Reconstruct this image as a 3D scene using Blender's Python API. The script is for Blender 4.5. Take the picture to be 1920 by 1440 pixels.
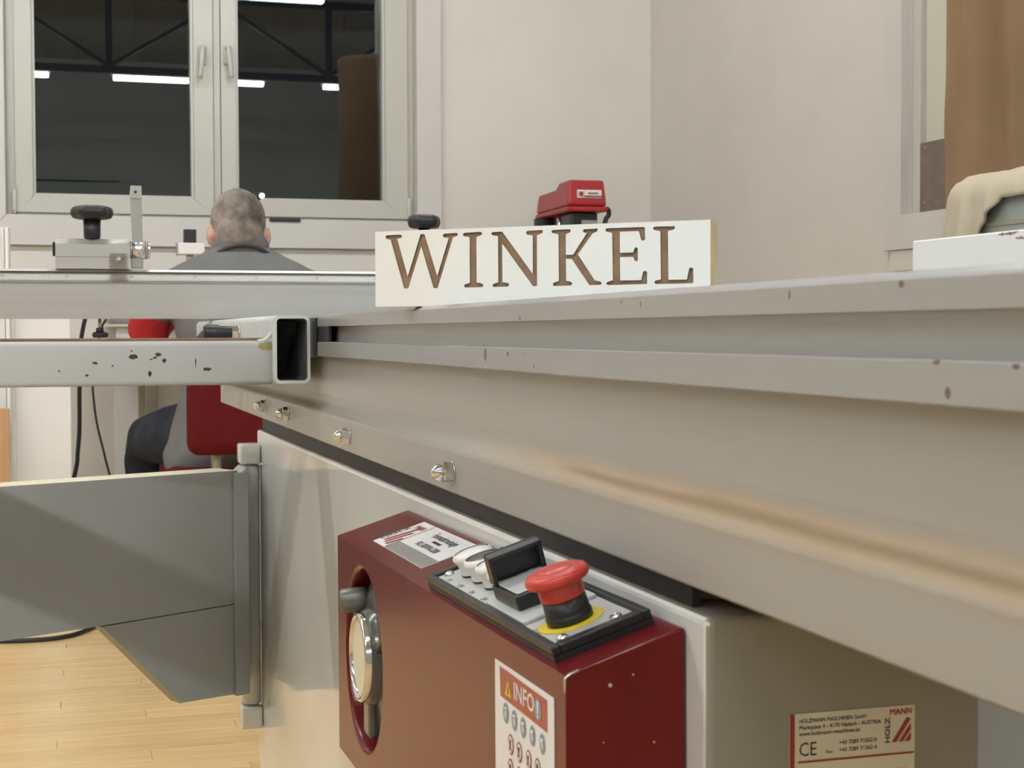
import bpy, bmesh, math, random
from mathutils import Vector, Matrix, noise
from mathutils.geometry import tessellate_polygon
random.seed(7)
for o in list(bpy.data.objects): bpy.data.objects.remove(o, do_unlink=True)
scn = bpy.context.scene
COL = scn.collection
V = Vector
# ------------------------------------------------------------ camera
F, CX, CY = 2884.0, 960.0, 720.0            # focal length and centre in 1920x1440 pixels
YAW, PITCH, ROLL, ZC = 0.2933724, -0.0334880, -0.003, 0.84
_f = V((math.sin(YAW)*math.cos(PITCH), math.cos(YAW)*math.cos(PITCH), math.sin(PITCH)))
_r = V((math.cos(YAW), -math.sin(YAW), 0)); _u = _r.cross(_f)
CR = _r*math.cos(ROLL)+_u*math.sin(ROLL); CU = -_r*math.sin(ROLL)+_u*math.cos(ROLL)
EYE = V((0, 0, ZC))
cd = bpy.data.cameras.new('camera'); cam = bpy.data.objects.new('camera', cd); COL.objects.link(cam)
cam.matrix_world = Matrix(((CR.x, CU.x, -_f.x, 0), (CR.y, CU.y, -_f.y, 0), (CR.z, CU.z, -_f.z, ZC), (0, 0, 0, 1)))
cd.sensor_width = 36; cd.lens = F/1920*36; cd.clip_start = .02; cd.clip_end = 100
cd.dof.use_dof = True; cd.dof.focus_distance = 1.45; cd.dof.aperture_fstop = 30
scn.camera = cam
# ------------------------------------------------------------ world (night outside) and exposure
w = bpy.data.worlds.new('world'); scn.world = w; w.use_nodes = True
w.node_tree.nodes['Background'].inputs[0].default_value = (.010, .012, .016, 1)
w.node_tree.nodes['Background'].inputs[1].default_value = .3
scn.view_settings.view_transform = 'Standard'; scn.view_settings.look = 'None'
scn.view_settings.exposure = 0.0; scn.view_settings.gamma = 1
scn.view_settings.use_curve_mapping = False
LAMP = 80.0                                   # radiance of the fluorescent diffusers
LAMPCOL = (.955, .985, 1.0)
# ------------------------------------------------------------ pixel rays -> real places
def ray(x, y): return _f + CR*((x-CX)/F) - CU*((y-CY)/F)
def onx(x, y, X): d = ray(x, y); return EYE + d*(X/d.x)
def ony(x, y, Y): d = ray(x, y); return EYE + d*(Y/d.y)
def onz(x, y, Z): d = ray(x, y); return EYE + d*((Z-ZC)/d.z)
def onp(x, y, p0, n): d = ray(x, y); return EYE + d*((V(p0)-EYE).dot(n)/d.dot(n))
def ond(x, y, dist): return EYE + ray(x, y)*dist
# ------------------------------------------------------------ materials
MATS = {}
def M(name, col, rough=.5, metal=0., var=0., vscale=8., bump=0., bscale=60., stretch=(1,1,1), coat=0., emit=None, spec=.5, col2=None, trans=0., ior=1.45, detail=3.):
    m = bpy.data.materials.new(name); m.use_nodes = True; nt = m.node_tree; N = nt.nodes; L = nt.links
    b = N['Principled BSDF']
    b.inputs['Base Color'].default_value = (*col, 1); b.inputs['Roughness'].default_value = rough
    b.inputs['Metallic'].default_value = metal; b.inputs['Specular IOR Level'].default_value = spec
    b.inputs['Coat Weight'].default_value = coat; b.inputs['Coat Roughness'].default_value = .08
    b.inputs['Transmission Weight'].default_value = trans; b.inputs['IOR'].default_value = ior
    if emit:
        b.inputs['Emission Color'].default_value = (*emit[0], 1); b.inputs['Emission Strength'].default_value = emit[1]
    if var or bump or col2:
        tc = N.new('ShaderNodeTexCoord'); mp = N.new('ShaderNodeMapping'); mp.inputs['Scale'].default_value = stretch
        L.new(tc.outputs['Object'], mp.inputs['Vector'])
        if var or col2:
            n = N.new('ShaderNodeTexNoise'); n.inputs['Scale'].default_value = vscale; n.inputs['Detail'].default_value = detail
            L.new(mp.outputs['Vector'], n.inputs['Vector'])
            r = N.new('ShaderNodeValToRGB'); r.color_ramp.elements[0].position = .3; r.color_ramp.elements[1].position = .7
            c2 = col2 if col2 else tuple(min(1, c*(1+var)) for c in col)
            c1 = col if col2 else tuple(c*(1-var) for c in col)
            r.color_ramp.elements[0].color = (*c1, 1); r.color_ramp.elements[1].color = (*c2, 1)
            L.new(n.outputs['Fac'], r.inputs['Fac']); L.new(r.outputs['Color'], b.inputs['Base Color'])
        if bump:
            n2 = N.new('ShaderNodeTexNoise'); n2.inputs['Scale'].default_value = bscale; n2.inputs['Detail'].default_value = 4
            L.new(mp.outputs['Vector'], n2.inputs['Vector'])
            bp = N.new('ShaderNodeBump'); bp.inputs['Strength'].default_value = bump; bp.inputs['Distance'].default_value = .002
            L.new(n2.outputs['Fac'], bp.inputs['Height']); L.new(bp.outputs['Normal'], b.inputs['Normal'])
    MATS[name] = m
    return m
def spots(m, pts, col, nscale=120., warp=.006):
    """marks with a shape of their own (chips, rust, stains) at given places: pts = (x,y,z,rx,ry,rz)"""
    nt = m.node_tree; N = nt.nodes; L = nt.links; b = N['Principled BSDF']
    tc = N.new('ShaderNodeTexCoord'); nz = N.new('ShaderNodeTexNoise'); nz.inputs['Scale'].default_value = nscale; nz.inputs['Detail'].default_value = 3
    L.new(tc.outputs['Object'], nz.inputs['Vector'])
    sub = N.new('ShaderNodeVectorMath'); sub.operation = 'SUBTRACT'; L.new(nz.outputs['Color'], sub.inputs[0]); sub.inputs[1].default_value = (.5, .5, .5)
    sc = N.new('ShaderNodeVectorMath'); sc.operation = 'SCALE'; L.new(sub.outputs[0], sc.inputs[0]); sc.inputs['Scale'].default_value = warp
    ad = N.new('ShaderNodeVectorMath'); ad.operation = 'ADD'; L.new(tc.outputs['Object'], ad.inputs[0]); L.new(sc.outputs[0], ad.inputs[1])
    acc = None
    for (x, y, z, rx, ry, rz) in pts:
        s = N.new('ShaderNodeVectorMath'); s.operation = 'SUBTRACT'; L.new(ad.outputs[0], s.inputs[0]); s.inputs[1].default_value = (x, y, z)
        d = N.new('ShaderNodeVectorMath'); d.operation = 'DIVIDE'; L.new(s.outputs[0], d.inputs[0]); d.inputs[1].default_value = (rx, ry, rz)
        l = N.new('ShaderNodeVectorMath'); l.operation = 'LENGTH'; L.new(d.outputs[0], l.inputs[0])
        c = N.new('ShaderNodeMath'); c.operation = 'LESS_THAN'; L.new(l.outputs['Value'], c.inputs[0]); c.inputs[1].default_value = 1.
        if acc is None: acc = c.outputs[0]
        else:
            mx = N.new('ShaderNodeMath'); mx.operation = 'MAXIMUM'; L.new(acc, mx.inputs[0]); L.new(c.outputs[0], mx.inputs[1]); acc = mx.outputs[0]
    mix = N.new('ShaderNodeMix'); mix.data_type = 'RGBA'
    L.new(acc, mix.inputs['Factor'])
    src = b.inputs['Base Color'].links
    if src: L.new(src[0].from_socket, mix.inputs['A'])
    else: mix.inputs['A'].default_value = b.inputs['Base Color'].default_value
    mix.inputs['B'].default_value = (*col, 1)
    L.new(mix.outputs['Result'], b.inputs['Base Color'])

M('wall', (.655, .63, .58), .75, var=.03, vscale=3, bump=.08, bscale=250)
M('wall_side', (.62, .595, .55), .75, var=.03, vscale=3, bump=.08, bscale=250)
M('ceiling', (.34, .34, .33), .8)
M('hall_wall', (.36, .37, .355), .75, var=.05, vscale=2)
M('knob_grey', (.15, .145, .13), .35, metal=.3)
M('white_paint', (.585, .57, .54), .38, var=.02, vscale=5)
M('upvc', (.50, .495, .445), .25, var=.015, vscale=6)
M('upvc_shaded', (.36, .34, .28), .4)
M('glass', (.93, .96, .95), .0, trans=1., ior=1.5, spec=.5)
M('plastic_black', (.018, .019, .021), .38, bump=.1, bscale=300)
M('rubber', (.02, .02, .02), .55)
M('truss', (.03, .032, .035), .5)
M('lamp_diffuser', (.9, .9, .9), .5, emit=(LAMPCOL, LAMP))
M('lamp_body', (.75, .75, .72), .4)
M('floor_base', (.52, .36, .17), .35, var=.2, vscale=3, stretch=(1, 14, 1))
M('alu', (.60, .60, .585), .30, metal=.75, var=.05, vscale=6, bump=.05, bscale=70, stretch=(12, .35, 12))
M('alu_fence', (.54, .53, .505), .36, metal=.55, var=.05, vscale=5, bump=.05, bscale=60, stretch=(.35, 12, 12))
M('alu_bright', (.78, .78, .77), .2, metal=.85)
M('steel', (.62, .61, .58), .25, metal=.9)
M('chrome', (.80, .79, .76), .12, metal=1.)
M('steel_dull', (.40, .39, .37), .4, metal=.8)
M('grey_paint', (.58, .595, .575), .33, var=.03, vscale=10, bump=.06, bscale=160)
M('tube_dark', (.05, .05, .05), .7)
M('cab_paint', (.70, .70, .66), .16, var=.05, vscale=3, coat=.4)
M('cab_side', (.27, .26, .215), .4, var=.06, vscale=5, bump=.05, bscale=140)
M('blue_grey', (.40, .44, .48), .4)
M('red_paint', (.125, .005, .007), .24, var=.08, vscale=20, coat=.0, spec=.34, bump=.02, bscale=120)
M('red_plastic', (.52, .045, .035), .3)
M('red_cover', (.36, .025, .03), .35)
M('yellow', (.75, .58, .04), .45)
M('silver_plate', (.60, .61, .60), .38, metal=.25)
M('white_plastic', (.80, .78, .75), .28)
M('dark_cap', (.10, .085, .085), .3)
M('print_white', (.80, .78, .78), .4)
M('print_cream', (.66, .62, .50), .5)
M('print_red', (.27, .03, .022), .45)
M('print_brown', (.40, .10, .06), .45)
M('print_black', (.035, .033, .033), .5)
M('print_blue', (.22, .30, .36), .4)
M('dial_face', (.72, .66, .50), .35)
M('wheel_dark', (.06, .057, .05), .3, coat=.3)
M('mdf_edge', (.50, .40, .23), .8, var=.12, vscale=60)
M('sign_white', (.88, .885, .84), .30, var=.01, vscale=10)
M('engrave', (.30, .20, .125), .75, var=.22, vscale=60)
M('arm_grey', (.27, .28, .275), .42, bump=.06, bscale=200, var=.03, vscale=12)
M('arm_top', (.66, .60, .46), .8, var=.18, vscale=120)
M('arm_edge', (.33, .30, .22), .5)
M('board_white', (.82, .81, .78), .4)
M('board_white2', (.70, .69, .67), .5, var=.02, vscale=4)
M('oak', (.50, .29, .15), .5, var=.15, vscale=6, stretch=(14, 14, .8))
M('rust_bar', (.16, .09, .06), .6, var=.2, vscale=40)
M('skin', (.52, .30, .22), .5, var=.06, vscale=20)
M('hair', (.20, .17, .15), .8, bump=.6, bscale=420)
M('jacket', (.155, .155, .15), .85, var=.08, vscale=9, bump=.5, bscale=30)
M('jacket_dark', (.05, .055, .06), .85)
M('sleeve_red', (.42, .018, .024), .85, bump=.4, bscale=120)
M('jeans', (.014, .019, .032), .9, var=.35, vscale=30, bump=.3, bscale=500)
M('shoe', (.03, .028, .026), .6)
M('eye', (.8, .8, .78), .2)
M('chair_red', (.105, .006, .008), .8, spec=.2, var=.1, vscale=60, bump=.3, bscale=350)
M('bag_brown', (.245, .152, .080), .85, var=.06, vscale=5, bump=.25, bscale=60)
M('bag_beige', (.50, .43, .31), .85, var=.05, vscale=8, bump=.25, bscale=80)
M('drum_green', (.34, .36, .31), .4)
M('brown_board', (.17, .13, .105), .7, var=.1, vscale=30)
M('panel_green', (.55, .54, .45), .6)
M('clear', (1., 1., .98), .03, trans=1., ior=1.06)
M('bulb', (1, .95, .7), .4, emit=((1., .90, .35), 60.))
M('bench_top', (.66, .64, .60), .45)
M('bench_edge', (.25, .25, .24), .5)
M('bench_leg', (.28, .24, .18), .6)
M('back_gate', (.30, .33, .30), .6)
# ------------------------------------------------------------ mesh builder
class MB:
    def __init__(s): s.v = []; s.f = []; s.m = []; s.mats = []; s.smooth = []
    def mi(s, mat):
        if mat not in s.mats: s.mats.append(mat)
        return s.mats.index(mat)
    def add(s, vs, fs, mat, smooth=False):
        o = len(s.v); k = s.mi(mat); s.v += [tuple(p) for p in vs]
        for f in fs: s.f.append(tuple(i+o for i in f)); s.m.append(k); s.smooth.append(smooth)
    def bm(s, bm, mat, smooth=False):
        bm.verts.index_update()
        s.add([v.co.copy() for v in bm.verts], [[v.index for v in f.verts] for f in bm.faces], mat, smooth); bm.free()
    def box(s, lo, hi, mat, bev=0., seg=2, fr=None, smooth=False):
        lo = V(lo); hi = V(hi)
        bm = bmesh.new(); bmesh.ops.create_cube(bm, size=1)
        for v in bm.verts: v.co = V(((lo[i]+hi[i])/2+v.co[i]*(hi[i]-lo[i]) for i in range(3)))
        if bev: bmesh.ops.bevel(bm, geom=bm.edges[:], offset=bev, segments=seg, profile=.5, affect='EDGES')
        if fr:
            for v in bm.verts: v.co = fr[0]+fr[1]*v.co.x+fr[2]*v.co.y+fr[3]*v.co.z
        s.bm(bm, mat, smooth)
    def cyl(s, p0, p1, r0, r1=None, mat=None, seg=24, caps=True, smooth=True):
        p0 = V(p0); p1 = V(p1); r1 = r0 if r1 is None else r1
        s.lathe(p0, (p1-p0).normalized(), [(r0, 0), (r1, (p1-p0).length)], mat, seg, smooth, caps)
    def lathe(s, p, ax, prof, mat, seg=24, smooth=True, caps=True, scale=(1, 1), lobes=None):
        ax = V(ax).normalized(); a = ax.orthogonal().normalized()
        if abs(ax.z) > .99: a = V((1, 0, 0))
        b = ax.cross(a); p = V(p); vs = []; fs = []
        for (r, h) in prof:
            for i in range(seg):
                t = 2*math.pi*i/seg; rr = r
                if lobes: rr = r*(1+lobes[1]*math.cos(lobes[0]*t)) if r > lobes[2] else r
                vs.append(p+ax*h+a*(math.cos(t)*rr*scale[0])+b*(math.sin(t)*rr*scale[1]))
        n = len(prof)
        for j in range(n-1):
            for i in range(seg): k = (i+1) % seg; fs.append((j*seg+i, j*seg+k, (j+1)*seg+k, (j+1)*seg+i))
        s.add(vs, fs, mat, smooth)
        if caps:
            s.add(vs[:seg], [tuple(range(seg))[::-1]], mat); s.add(vs[-seg:], [tuple(range(seg))], mat)
    def tube(s, pts, r, mat, seg=10, rr=None):
        pts = [V(p) for p in pts]; vs = []; fs = []; n = len(pts); prev = None
        for i, p in enumerate(pts):
            t = (pts[min(i+1, n-1)]-pts[max(i-1, 0)]).normalized()
            a = t.orthogonal().normalized() if prev is None else (prev-t*prev.dot(t)).normalized()
            prev = a; b = t.cross(a); q = rr[i] if rr else r
            for k in range(seg): an = 2*math.pi*k/seg; vs.append(p+a*(math.cos(an)*q)+b*(math.sin(an)*q))
        for j in range(n-1):
            for i in range(seg): k = (i+1) % seg; fs.append((j*seg+i, j*seg+k, (j+1)*seg+k, (j+1)*seg+i))
        fs.append(tuple(range(seg))[::-1]); fs.append(tuple(range((n-1)*seg, n*seg)))
        s.add(vs, fs, mat, True)
    def prism(s, poly, d0, d1, fr, mat, side=None, smooth=False):
        """poly in (a,b) of frame fr=(o,A,B,C); extruded from d0 to d1 along C"""
        o, A, B, C = fr; n = len(poly)
        lo = [o+A*a+B*b+C*d0 for a, b in poly]; hi = [o+A*a+B*b+C*d1 for a, b in poly]
        tri = tessellate_polygon([[V((a, b, 0)) for a, b in poly]])
        s.add(lo, [tuple(t) for t in tri], mat); s.add(hi, [tuple(t) for t in tri], mat)
        s.add(lo+hi, [(i, (i+1) % n, n+(i+1) % n, n+i) for i in range(n)], side or mat, smooth)
    def poly(s, pts, mat): s.add(pts, [tuple(range(len(pts)))], mat)
    def obj(s, name, parent=None, origin=None, wn=False, noflip=False):
        me = bpy.data.meshes.new(name); me.from_pydata(s.v, [], s.f)
        for mt in s.mats: me.materials.append(MATS[mt])
        for p, k, sm in zip(me.polygons, s.m, s.smooth): p.material_index = k; p.use_smooth = sm
        bm = bmesh.new(); bm.from_mesh(me)
        bmesh.ops.remove_doubles(bm, verts=bm.verts, dist=1e-6)
        if not noflip: bmesh.ops.recalc_face_normals(bm, faces=bm.faces)
        bm.to_mesh(me); bm.free(); me.update()
        o = bpy.data.objects.new(name, me); COL.objects.link(o)
        if origin is not None:
            me.transform(Matrix.Translation(-V(origin))); o.location = origin
        if parent: par(o, parent)
        return o
def wloc(p):
    l = V(p.location)
    while p.parent: p = p.parent; l = l+V(p.location)
    return l
def par(o, p):
    o.parent = p; o.matrix_parent_inverse = Matrix.Translation(-wloc0(p))
def wloc0(p):
    bpy_l = V(p.location)
    if p.parent: bpy_l = p.matrix_parent_inverse @ bpy_l; bpy_l = bpy_l + wloc0(p.parent)
    return bpy_l
def tag(o, label=None, cat=None, group=None, kind=None):
    if label: o['label'] = label
    if cat: o['category'] = cat
    if group: o['group'] = group
    if kind: o['kind'] = kind
    return o
def empty(name, loc, label=None, cat=None, group=None, kind=None):
    o = bpy.data.objects.new(name, None); COL.objects.link(o); o.location = loc; o.empty_display_size = .05
    return tag(o, label, cat, group, kind)
X, Y, Z = V((1, 0, 0)), V((0, 1, 0)), V((0, 0, 1))
WORLD = (V((0, 0, 0)), X, Y, Z)
def one(name, parent, fn, *a, **k):
    mb = MB(); getattr(mb, fn)(*a, **k); return mb.obj(name, parent)
def textmesh(body, size, fr, off, mb, mat, align='LEFT', sx=1.0, bold=0., slant=0., fit=None):
    c = bpy.data.curves.new('t', 'FONT'); c.body = body; c.size = 1.0; c.align_x = align; c.fill_mode = 'FRONT'; c.resolution_u = 2
    o = bpy.data.objects.new('t', c); COL.objects.link(o)
    dg = bpy.context.evaluated_depsgraph_get(); dg.update()
    me = bpy.data.meshes.new_from_object(o.evaluated_get(dg))
    O, A, B, C = fr
    if fit:
        w_ = (max(v.co.x for v in me.vertices)-min(v.co.x for v in me.vertices))*size; sx = fit/w_
    b_ = max(0., bold)*size
    for k_, (dx_, dy_) in enumerate(((0, 0), (b_, b_), (-b_, b_), (b_, -b_), (-b_, -b_)) if b_ else ((0, 0),)):   # stroke weight: overlaid prints
        mb.add([O+A*(v.co.x*sx*size+dx_)+B*(v.co.y*size+dy_)+C*(off+k_*4e-6) for v in me.vertices], [tuple(p.vertices) for p in me.polygons], mat)
    bpy.data.objects.remove(o); bpy.data.curves.remove(c); bpy.data.meshes.remove(me)
def rrect(x0, x1, y0, y1, r, seg=5):
    pts = []
    for cx, cy, a0 in ((x1-r, y1-r, 0), (x0+r, y1-r, 90), (x0+r, y0+r, 180), (x1-r, y0+r, 270)):
        for k in range(seg+1): a = math.radians(a0+90*k/seg); pts.append((cx+r*math.cos(a), cy+r*math.sin(a)))
    return pts
def circle(cx, cy, rx, ry=None, n=24):
    ry = rx if ry is None else ry
    return [(cx+rx*math.cos(2*math.pi*i/n), cy+ry*math.sin(2*math.pi*i/n)) for i in range(n)]
# ============================================================ THE ROOM
XR, YR = 5.2, .45                      # the hall widens to the right behind this corner
YW, XW, XL, YB, ZT = 5.37, 2.165, -6.2, -7.4, 3.95     # window wall, right wall, left wall, rear wall, ceiling
def wy(x, y, Yp=None): return ony(x, y, YW if Yp is None else Yp)
fl = one('floor', None, 'box', (XL-.1, YB-.1, -.12), (XR+.25, YW+.25, -.004), 'floor_base'); tag(fl, kind='structure')
# floor strips (real boards in the area in view)
pw, pl = .069, .92
planks = []
cols = [(.73, .51, .235), (.75, .53, .25), (.77, .55, .27), (.70, .48, .215), (.74, .52, .245)]
for i, c in enumerate(cols): M('plank%d' % i, c, .30, var=.13, vscale=5, stretch=(1.2, 26, 1), bump=.04, bscale=40)
pm = []
for i in range(5):
    mb = MB(); mb.box((0, 0, -.006), (pl-.0012, pw-.0012, 0), 'plank%d' % i, bev=.0006, seg=1)
    o = mb.obj('plank'); pm.append(o.data); bpy.data.objects.remove(o)
row = 0; y = 2.05; n = 0
while y < YW-.01:
    x = -2.6 + (row*.37 % pl) - pl
    while x < 1.2 and n < 298:
        if x > -2.7:
            p = bpy.data.objects.new('plank', pm[random.randrange(5)]); COL.objects.link(p); p.location = (x, y, 0)
            if random.random() < .5: p.rotation_euler = (0, 0, math.pi); p.location = (x+pl-.0012, y+pw-.0012, 0)
            par(p, fl); n += 1
        x += pl
    row += 1; y += pw
# window wall with its opening
zc0, zc1 = wy(400, 440).z, 2.42
wx0, wx1 = wy(10, 300).x, wy(779, 300).x
zsill = wy(400, 409).z; ztop = 2.30
mb = MB()
mb.box((XL-.1, YW, 0), (wx0, YW+.2, ZT), 'wall'); mb.box((wx1, YW, 0), (XW+.25, YW+.2, ZT), 'wall')
mb.box((wx0, YW, 0), (wx1, YW+.2, zsill), 'wall'); mb.box((wx0, YW, ztop), (wx1, YW+.2, ZT), 'wall')
tag(mb.obj('wall_back'), kind='structure')
# right wall with window recess
ry0 = onx(1703, 300, XW).y; rz0 = onx(1735, 399, XW).z; ry1 = ry0-1.25
mb = MB()
mb.box((XW, ry0, 0), (XW+.2, YW, ZT), 'wall_side'); mb.box((XW, YR, 0), (XW+.2, ry1, ZT), 'wall_side'); mb.box((XW+.2, YR, 0), (XR, YR+.2, ZT), 'hall_wall'); mb.box((XR, YB, 0), (XR+.2, YR+.2, ZT), 'hall_wall')
mb.box((XW, ry1, 0), (XW+.2, ry0, rz0), 'wall_side'); mb.box((XW, ry1, 2.3), (XW+.2, ry0, ZT), 'wall_side')
tag(mb.obj('wall_right'), kind='structure')
tag(one('wall_left', None, 'box', (XL-.2, YB, 0), (XL, YW, ZT), 'hall_wall'), kind='structure')
tag(one('wall_front', None, 'box', (XL-.2, YB-.2, 0), (XR+.25, YB, ZT), 'hall_wall'), kind='structure')
tag(one('ceiling', None, 'box', (XL-.2, YB-.2, ZT), (XR+.25, YW+.25, ZT+.15), 'ceiling'), kind='structure')
tag(one('baseboard_back', None, 'box', (XL, YW-.018, 0), (XW, YW, .09), 'white_paint', bev=.003), kind='structure')
# casing round the window: four mitred boards
cx0, cx1 = wy(-36, 300).x, wy(825, 300).x; czb = wy(400, 464).z; czt = ztop+.08
w1 = empty('window_1', (wx0, YW, zsill), kind='structure')
def mitre(name, quad, y0, y1, mat, parent):
    mb = MB(); mb.prism(quad, y0, y1, (V((0, 0, 0)), X, Z, Y), mat); return mb.obj(name, parent)
cs = [('casing', [(cx0, czb), (wx0, zsill), (wx0, ztop), (cx0, czt)]), ('casing', [(cx1, czt), (wx1, ztop), (wx1, zsill), (cx1, czb)]),
      ('casing', [(cx0, czb), (cx1, czb), (wx1, zsill), (wx0, zsill)]), ('casing', [(wx0, ztop), (wx1, ztop), (cx1, czt), (cx0, czt)])]
g = .0006
for nme, q in cs:
    c = V((sum(p[0] for p in q)/4, 0, sum(p[1] for p in q)/4))
    mitre(nme, [(p[0]+(g if p[0] < c.x else -g), p[1]+(g if p[1] < c.z else -g)) for p in q], YW-.022, YW-.0005, 'white_paint', w1)
# outer frame ring
def ring(name, a0, a1, b0, b1, i0, i1, j0, j1, y0, y1, mat, parent, bev=.003):
    """rectangular frame between outer (a,b) and inner (i,j) rectangles, built from four mitred rails"""
    mb = MB()
    fr = (V((0, 0, 0)), X, Z, Y)
    for q in ([(a0, b0), (i0, j0), (i0, j1), (a0, b1)], [(a1, b1), (i1, j1), (i1, j0), (a1, b0)], [(a0, b0), (a1, b0), (i1, j0), (i0, j0)], [(i0, j1), (i1, j1), (a1, b1), (a0, b1)]):
        c = (sum(p[0] for p in q)/4, sum(p[1] for p in q)/4)
        mb.prism([(p[0]+(.0003 if p[0] < c[0] else -.0003), p[1]+(.0003 if p[1] < c[1] else -.0003)) for p in q], y0, y1, fr, mat)
    return mb.obj(name, parent)
fx0, fx1 = wy(29, 300).x, wy(764, 300).x; zs0 = wy(400, 404).z
ring('frame', wx0, wx1, zsill, ztop, fx0+.004, fx1-.004, zs0+.006, ztop-.03, YW+.012, YW+.08, 'upvc', w1)
for e, s in ((wx0, 1), (wx1, -1)):
    one('reveal_shade', w1, 'box', (min(e, e+s*.006), YW+.001, zsill), (max(e, e+s*.006), YW+.012, ztop), 'upvc_shaded')  # darker strips paint the shade of the recess beside the frame
px0, px1 = wy(400.5, 250).x, wy(414.5, 250).x
one('mullion', w1, 'box', (px0, YW+.006, zs0), (px1, YW+.07, ztop-.03), 'upvc', bev=.003)
gz0 = wy(210, 364.5).z
for k, (sx0, sx1, gx0, gx1) in enumerate(((fx0, wy(400, 250).x, wy(66.5, 250).x, wy(358, 250).x), (wy(415, 250).x, fx1, wy(448, 250).x, wy(717.5, 250).x))):
    sh = ring('sash', sx0, sx1, zs0, ztop-.028, gx0-.010, gx1+.010, gz0-.012, ztop-.11, YW-.002, YW+.06, 'upvc', w1)
    ring('glazing_bead', gx0-.010, gx1+.010, gz0-.012, ztop-.11, gx0, gx1, gz0, ztop-.122, YW+.006, YW+.05, 'upvc', sh)
    one('seal', sh, 'box', (gx0, YW+.0305, gz0), (gx1, YW+.0325, gz0+.004), 'rubber')
    for dy in (0, .016): one('pane', sh, 'box', (gx0-.004, YW+.034+dy, gz0-.004), (gx1+.004, YW+.038+dy, ztop-.12), 'glass')
    # handle: rose, neck and lever
    hp = wy(378.5 if k == 0 else 426, 92); s = -1 if k == 0 else 1
    mb = MB(); mb.box((hp.x-.014, YW-.010, hp.z-.055), (hp.x+.014, YW-.002, hp.z+.012), 'upvc', bev=.006, seg=3, smooth=True)
    hd = mb.obj('handle', sh)
    # lever hangs down
    fr = (V((hp.x, YW-.045, hp.z)), X, Y, Z)
    pts = []
    for i in range(9):
        t = i/8; pts.append((hp.x+s*.010*t, YW-.036-.004*math.sin(t*3.1), hp.z-.104*t))
    mb = MB(); mb.tube([(hp.x, YW-.008, hp.z-.002), (hp.x, YW-.028, hp.z-.001)]+pts, .009, 'upvc', 12, rr=[.009, .009]+[.0095-.003*abs(i/8-.35) for i in range(9)])
    mb.obj('lever', sh)
    # corner hinge
    hx = sx0-.004 if k == 0 else sx1+.004
    mb = MB(); mb.box((hx-.007, YW-.010, zs0+.002), (hx+.007, YW+.010, zs0+.075), 'upvc', bev=.004, seg=2, smooth=True)
    mb.cyl((hx, YW-.006, zs0-.012), (hx, YW-.006, zs0+.004), .007, mat='steel_dull', seg=12); mb.obj('hinge', w1)
q0, q1 = wy(503, 409), wy(561, 417)
one('drain_cover', w1, 'box', (q0.x, YW-.030, q1.z), (q1.x, YW-.0225, q0.z), 'plastic_black', bev=.002)
# second window, on the right wall, closed by a pale panel
w2 = empty('window_2', (XW, (ry0+ry1)/2, rz0), kind='structure')
cy0 = onx(1669, 300, XW).y; cz0 = onx(1690, 469, XW).z; cyn = ry1-(cy0-ry0); fr = (V((0, 0, 0)), Y, Z, X)
for q in ([(cy0, cz0), (ry0, rz0), (ry0, 2.3), (cy0, 2.38)], [(cyn, 2.38), (ry1, 2.3), (ry1, rz0), (cyn, cz0)], [(cyn, cz0), (cy0, cz0), (ry0, rz0), (ry1, rz0)], [(ry1, 2.3), (ry0, 2.3), (cy0, 2.38), (cyn, 2.38)]):
    mb = MB(); mb.prism(q, XW-.022, XW-.0005, fr, 'white_paint'); mb.obj('casing', w2)
one('sill_bracket', w2, 'box', (XW-.016, cyn+.06, cz0-.055), (XW, cy0-.03, cz0-.001), 'wall_side')
one('frame', w2, 'box', (XW+.012, ry0-.035, rz0), (XW+.05, ry0-.0005, 2.3), 'upvc', bev=.003)
one('closing_panel', w2, 'box', (XW+.03, ry1, rz0), (XW+.045, ry0-.036, 2.3), 'panel_green')
bb = [onx(1725, 270, XW+.02), onx(1733, 401, XW+.02)]
mb = MB(); mb.box((XW+.014, bb[0].y-.42, rz0+.001), (XW+.029, bb[0].y, bb[0].z), 'brown_board', bev=.001, seg=1)
for zz in (.88, .12): mb.cyl((XW+.0125, bb[0].y-.035, rz0+(bb[0].z-rz0)*(zz-.12)+.02*0+.03), (XW+.0145, bb[0].y-.035, rz0+(bb[0].z-rz0)*(zz-.12)+.03), .004, mat='steel', seg=10)
tag(mb.obj('brown_panel'), 'dark brown board with two screws standing in the right-hand window recess', 'board')
# hall behind the camera, seen in the window glass: trusses, lamps, a gate
TR = []
def truss(yv):
    t = empty('roof_truss', (0, yv, 3.2), cat='truss')
    one('chord', t, 'box', (XL, yv-.03, 3.125), (XR, yv+.03, 3.18), 'truss'); one('chord', t, 'box', (XL, yv-.03, 3.78), (XR, yv+.03, 3.85), 'truss')
    k = 0; x0 = TRX
    xs = [x0+1.94*i for i in range(-4, 6) if XL+.2 < x0+1.94*i < XR-.1]
    for x in xs:
        one('post', t, 'box', (x-.028, yv-.025, 3.18), (x+.028, yv+.025, 3.78), 'truss')
        for s in (-1, 1):
            if XL < x+s*.97 < XR:
                one('diagonal', t, 'prism', [(x-.03, 3.18), (x+.03, 3.18), (x+s*.97+.03, 3.78), (x+s*.97-.03, 3.78)], yv-.022, yv+.022, (V((0, 0, 0)), X, Z, Y), 'truss')
    return t
YV1 = 13.9
def mirror(x, y, Yv): p = ony(x, y, Yv); return V((p.x, 2*YW-Yv, p.z))
TRX = mirror(205, 130, YV1).x
truss_y = 2*YW-YV1
tl = ['black steel roof truss mirrored in the night window', 'black steel roof truss high above the sliding saw', 'black steel roof truss near the rear gate']
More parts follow.
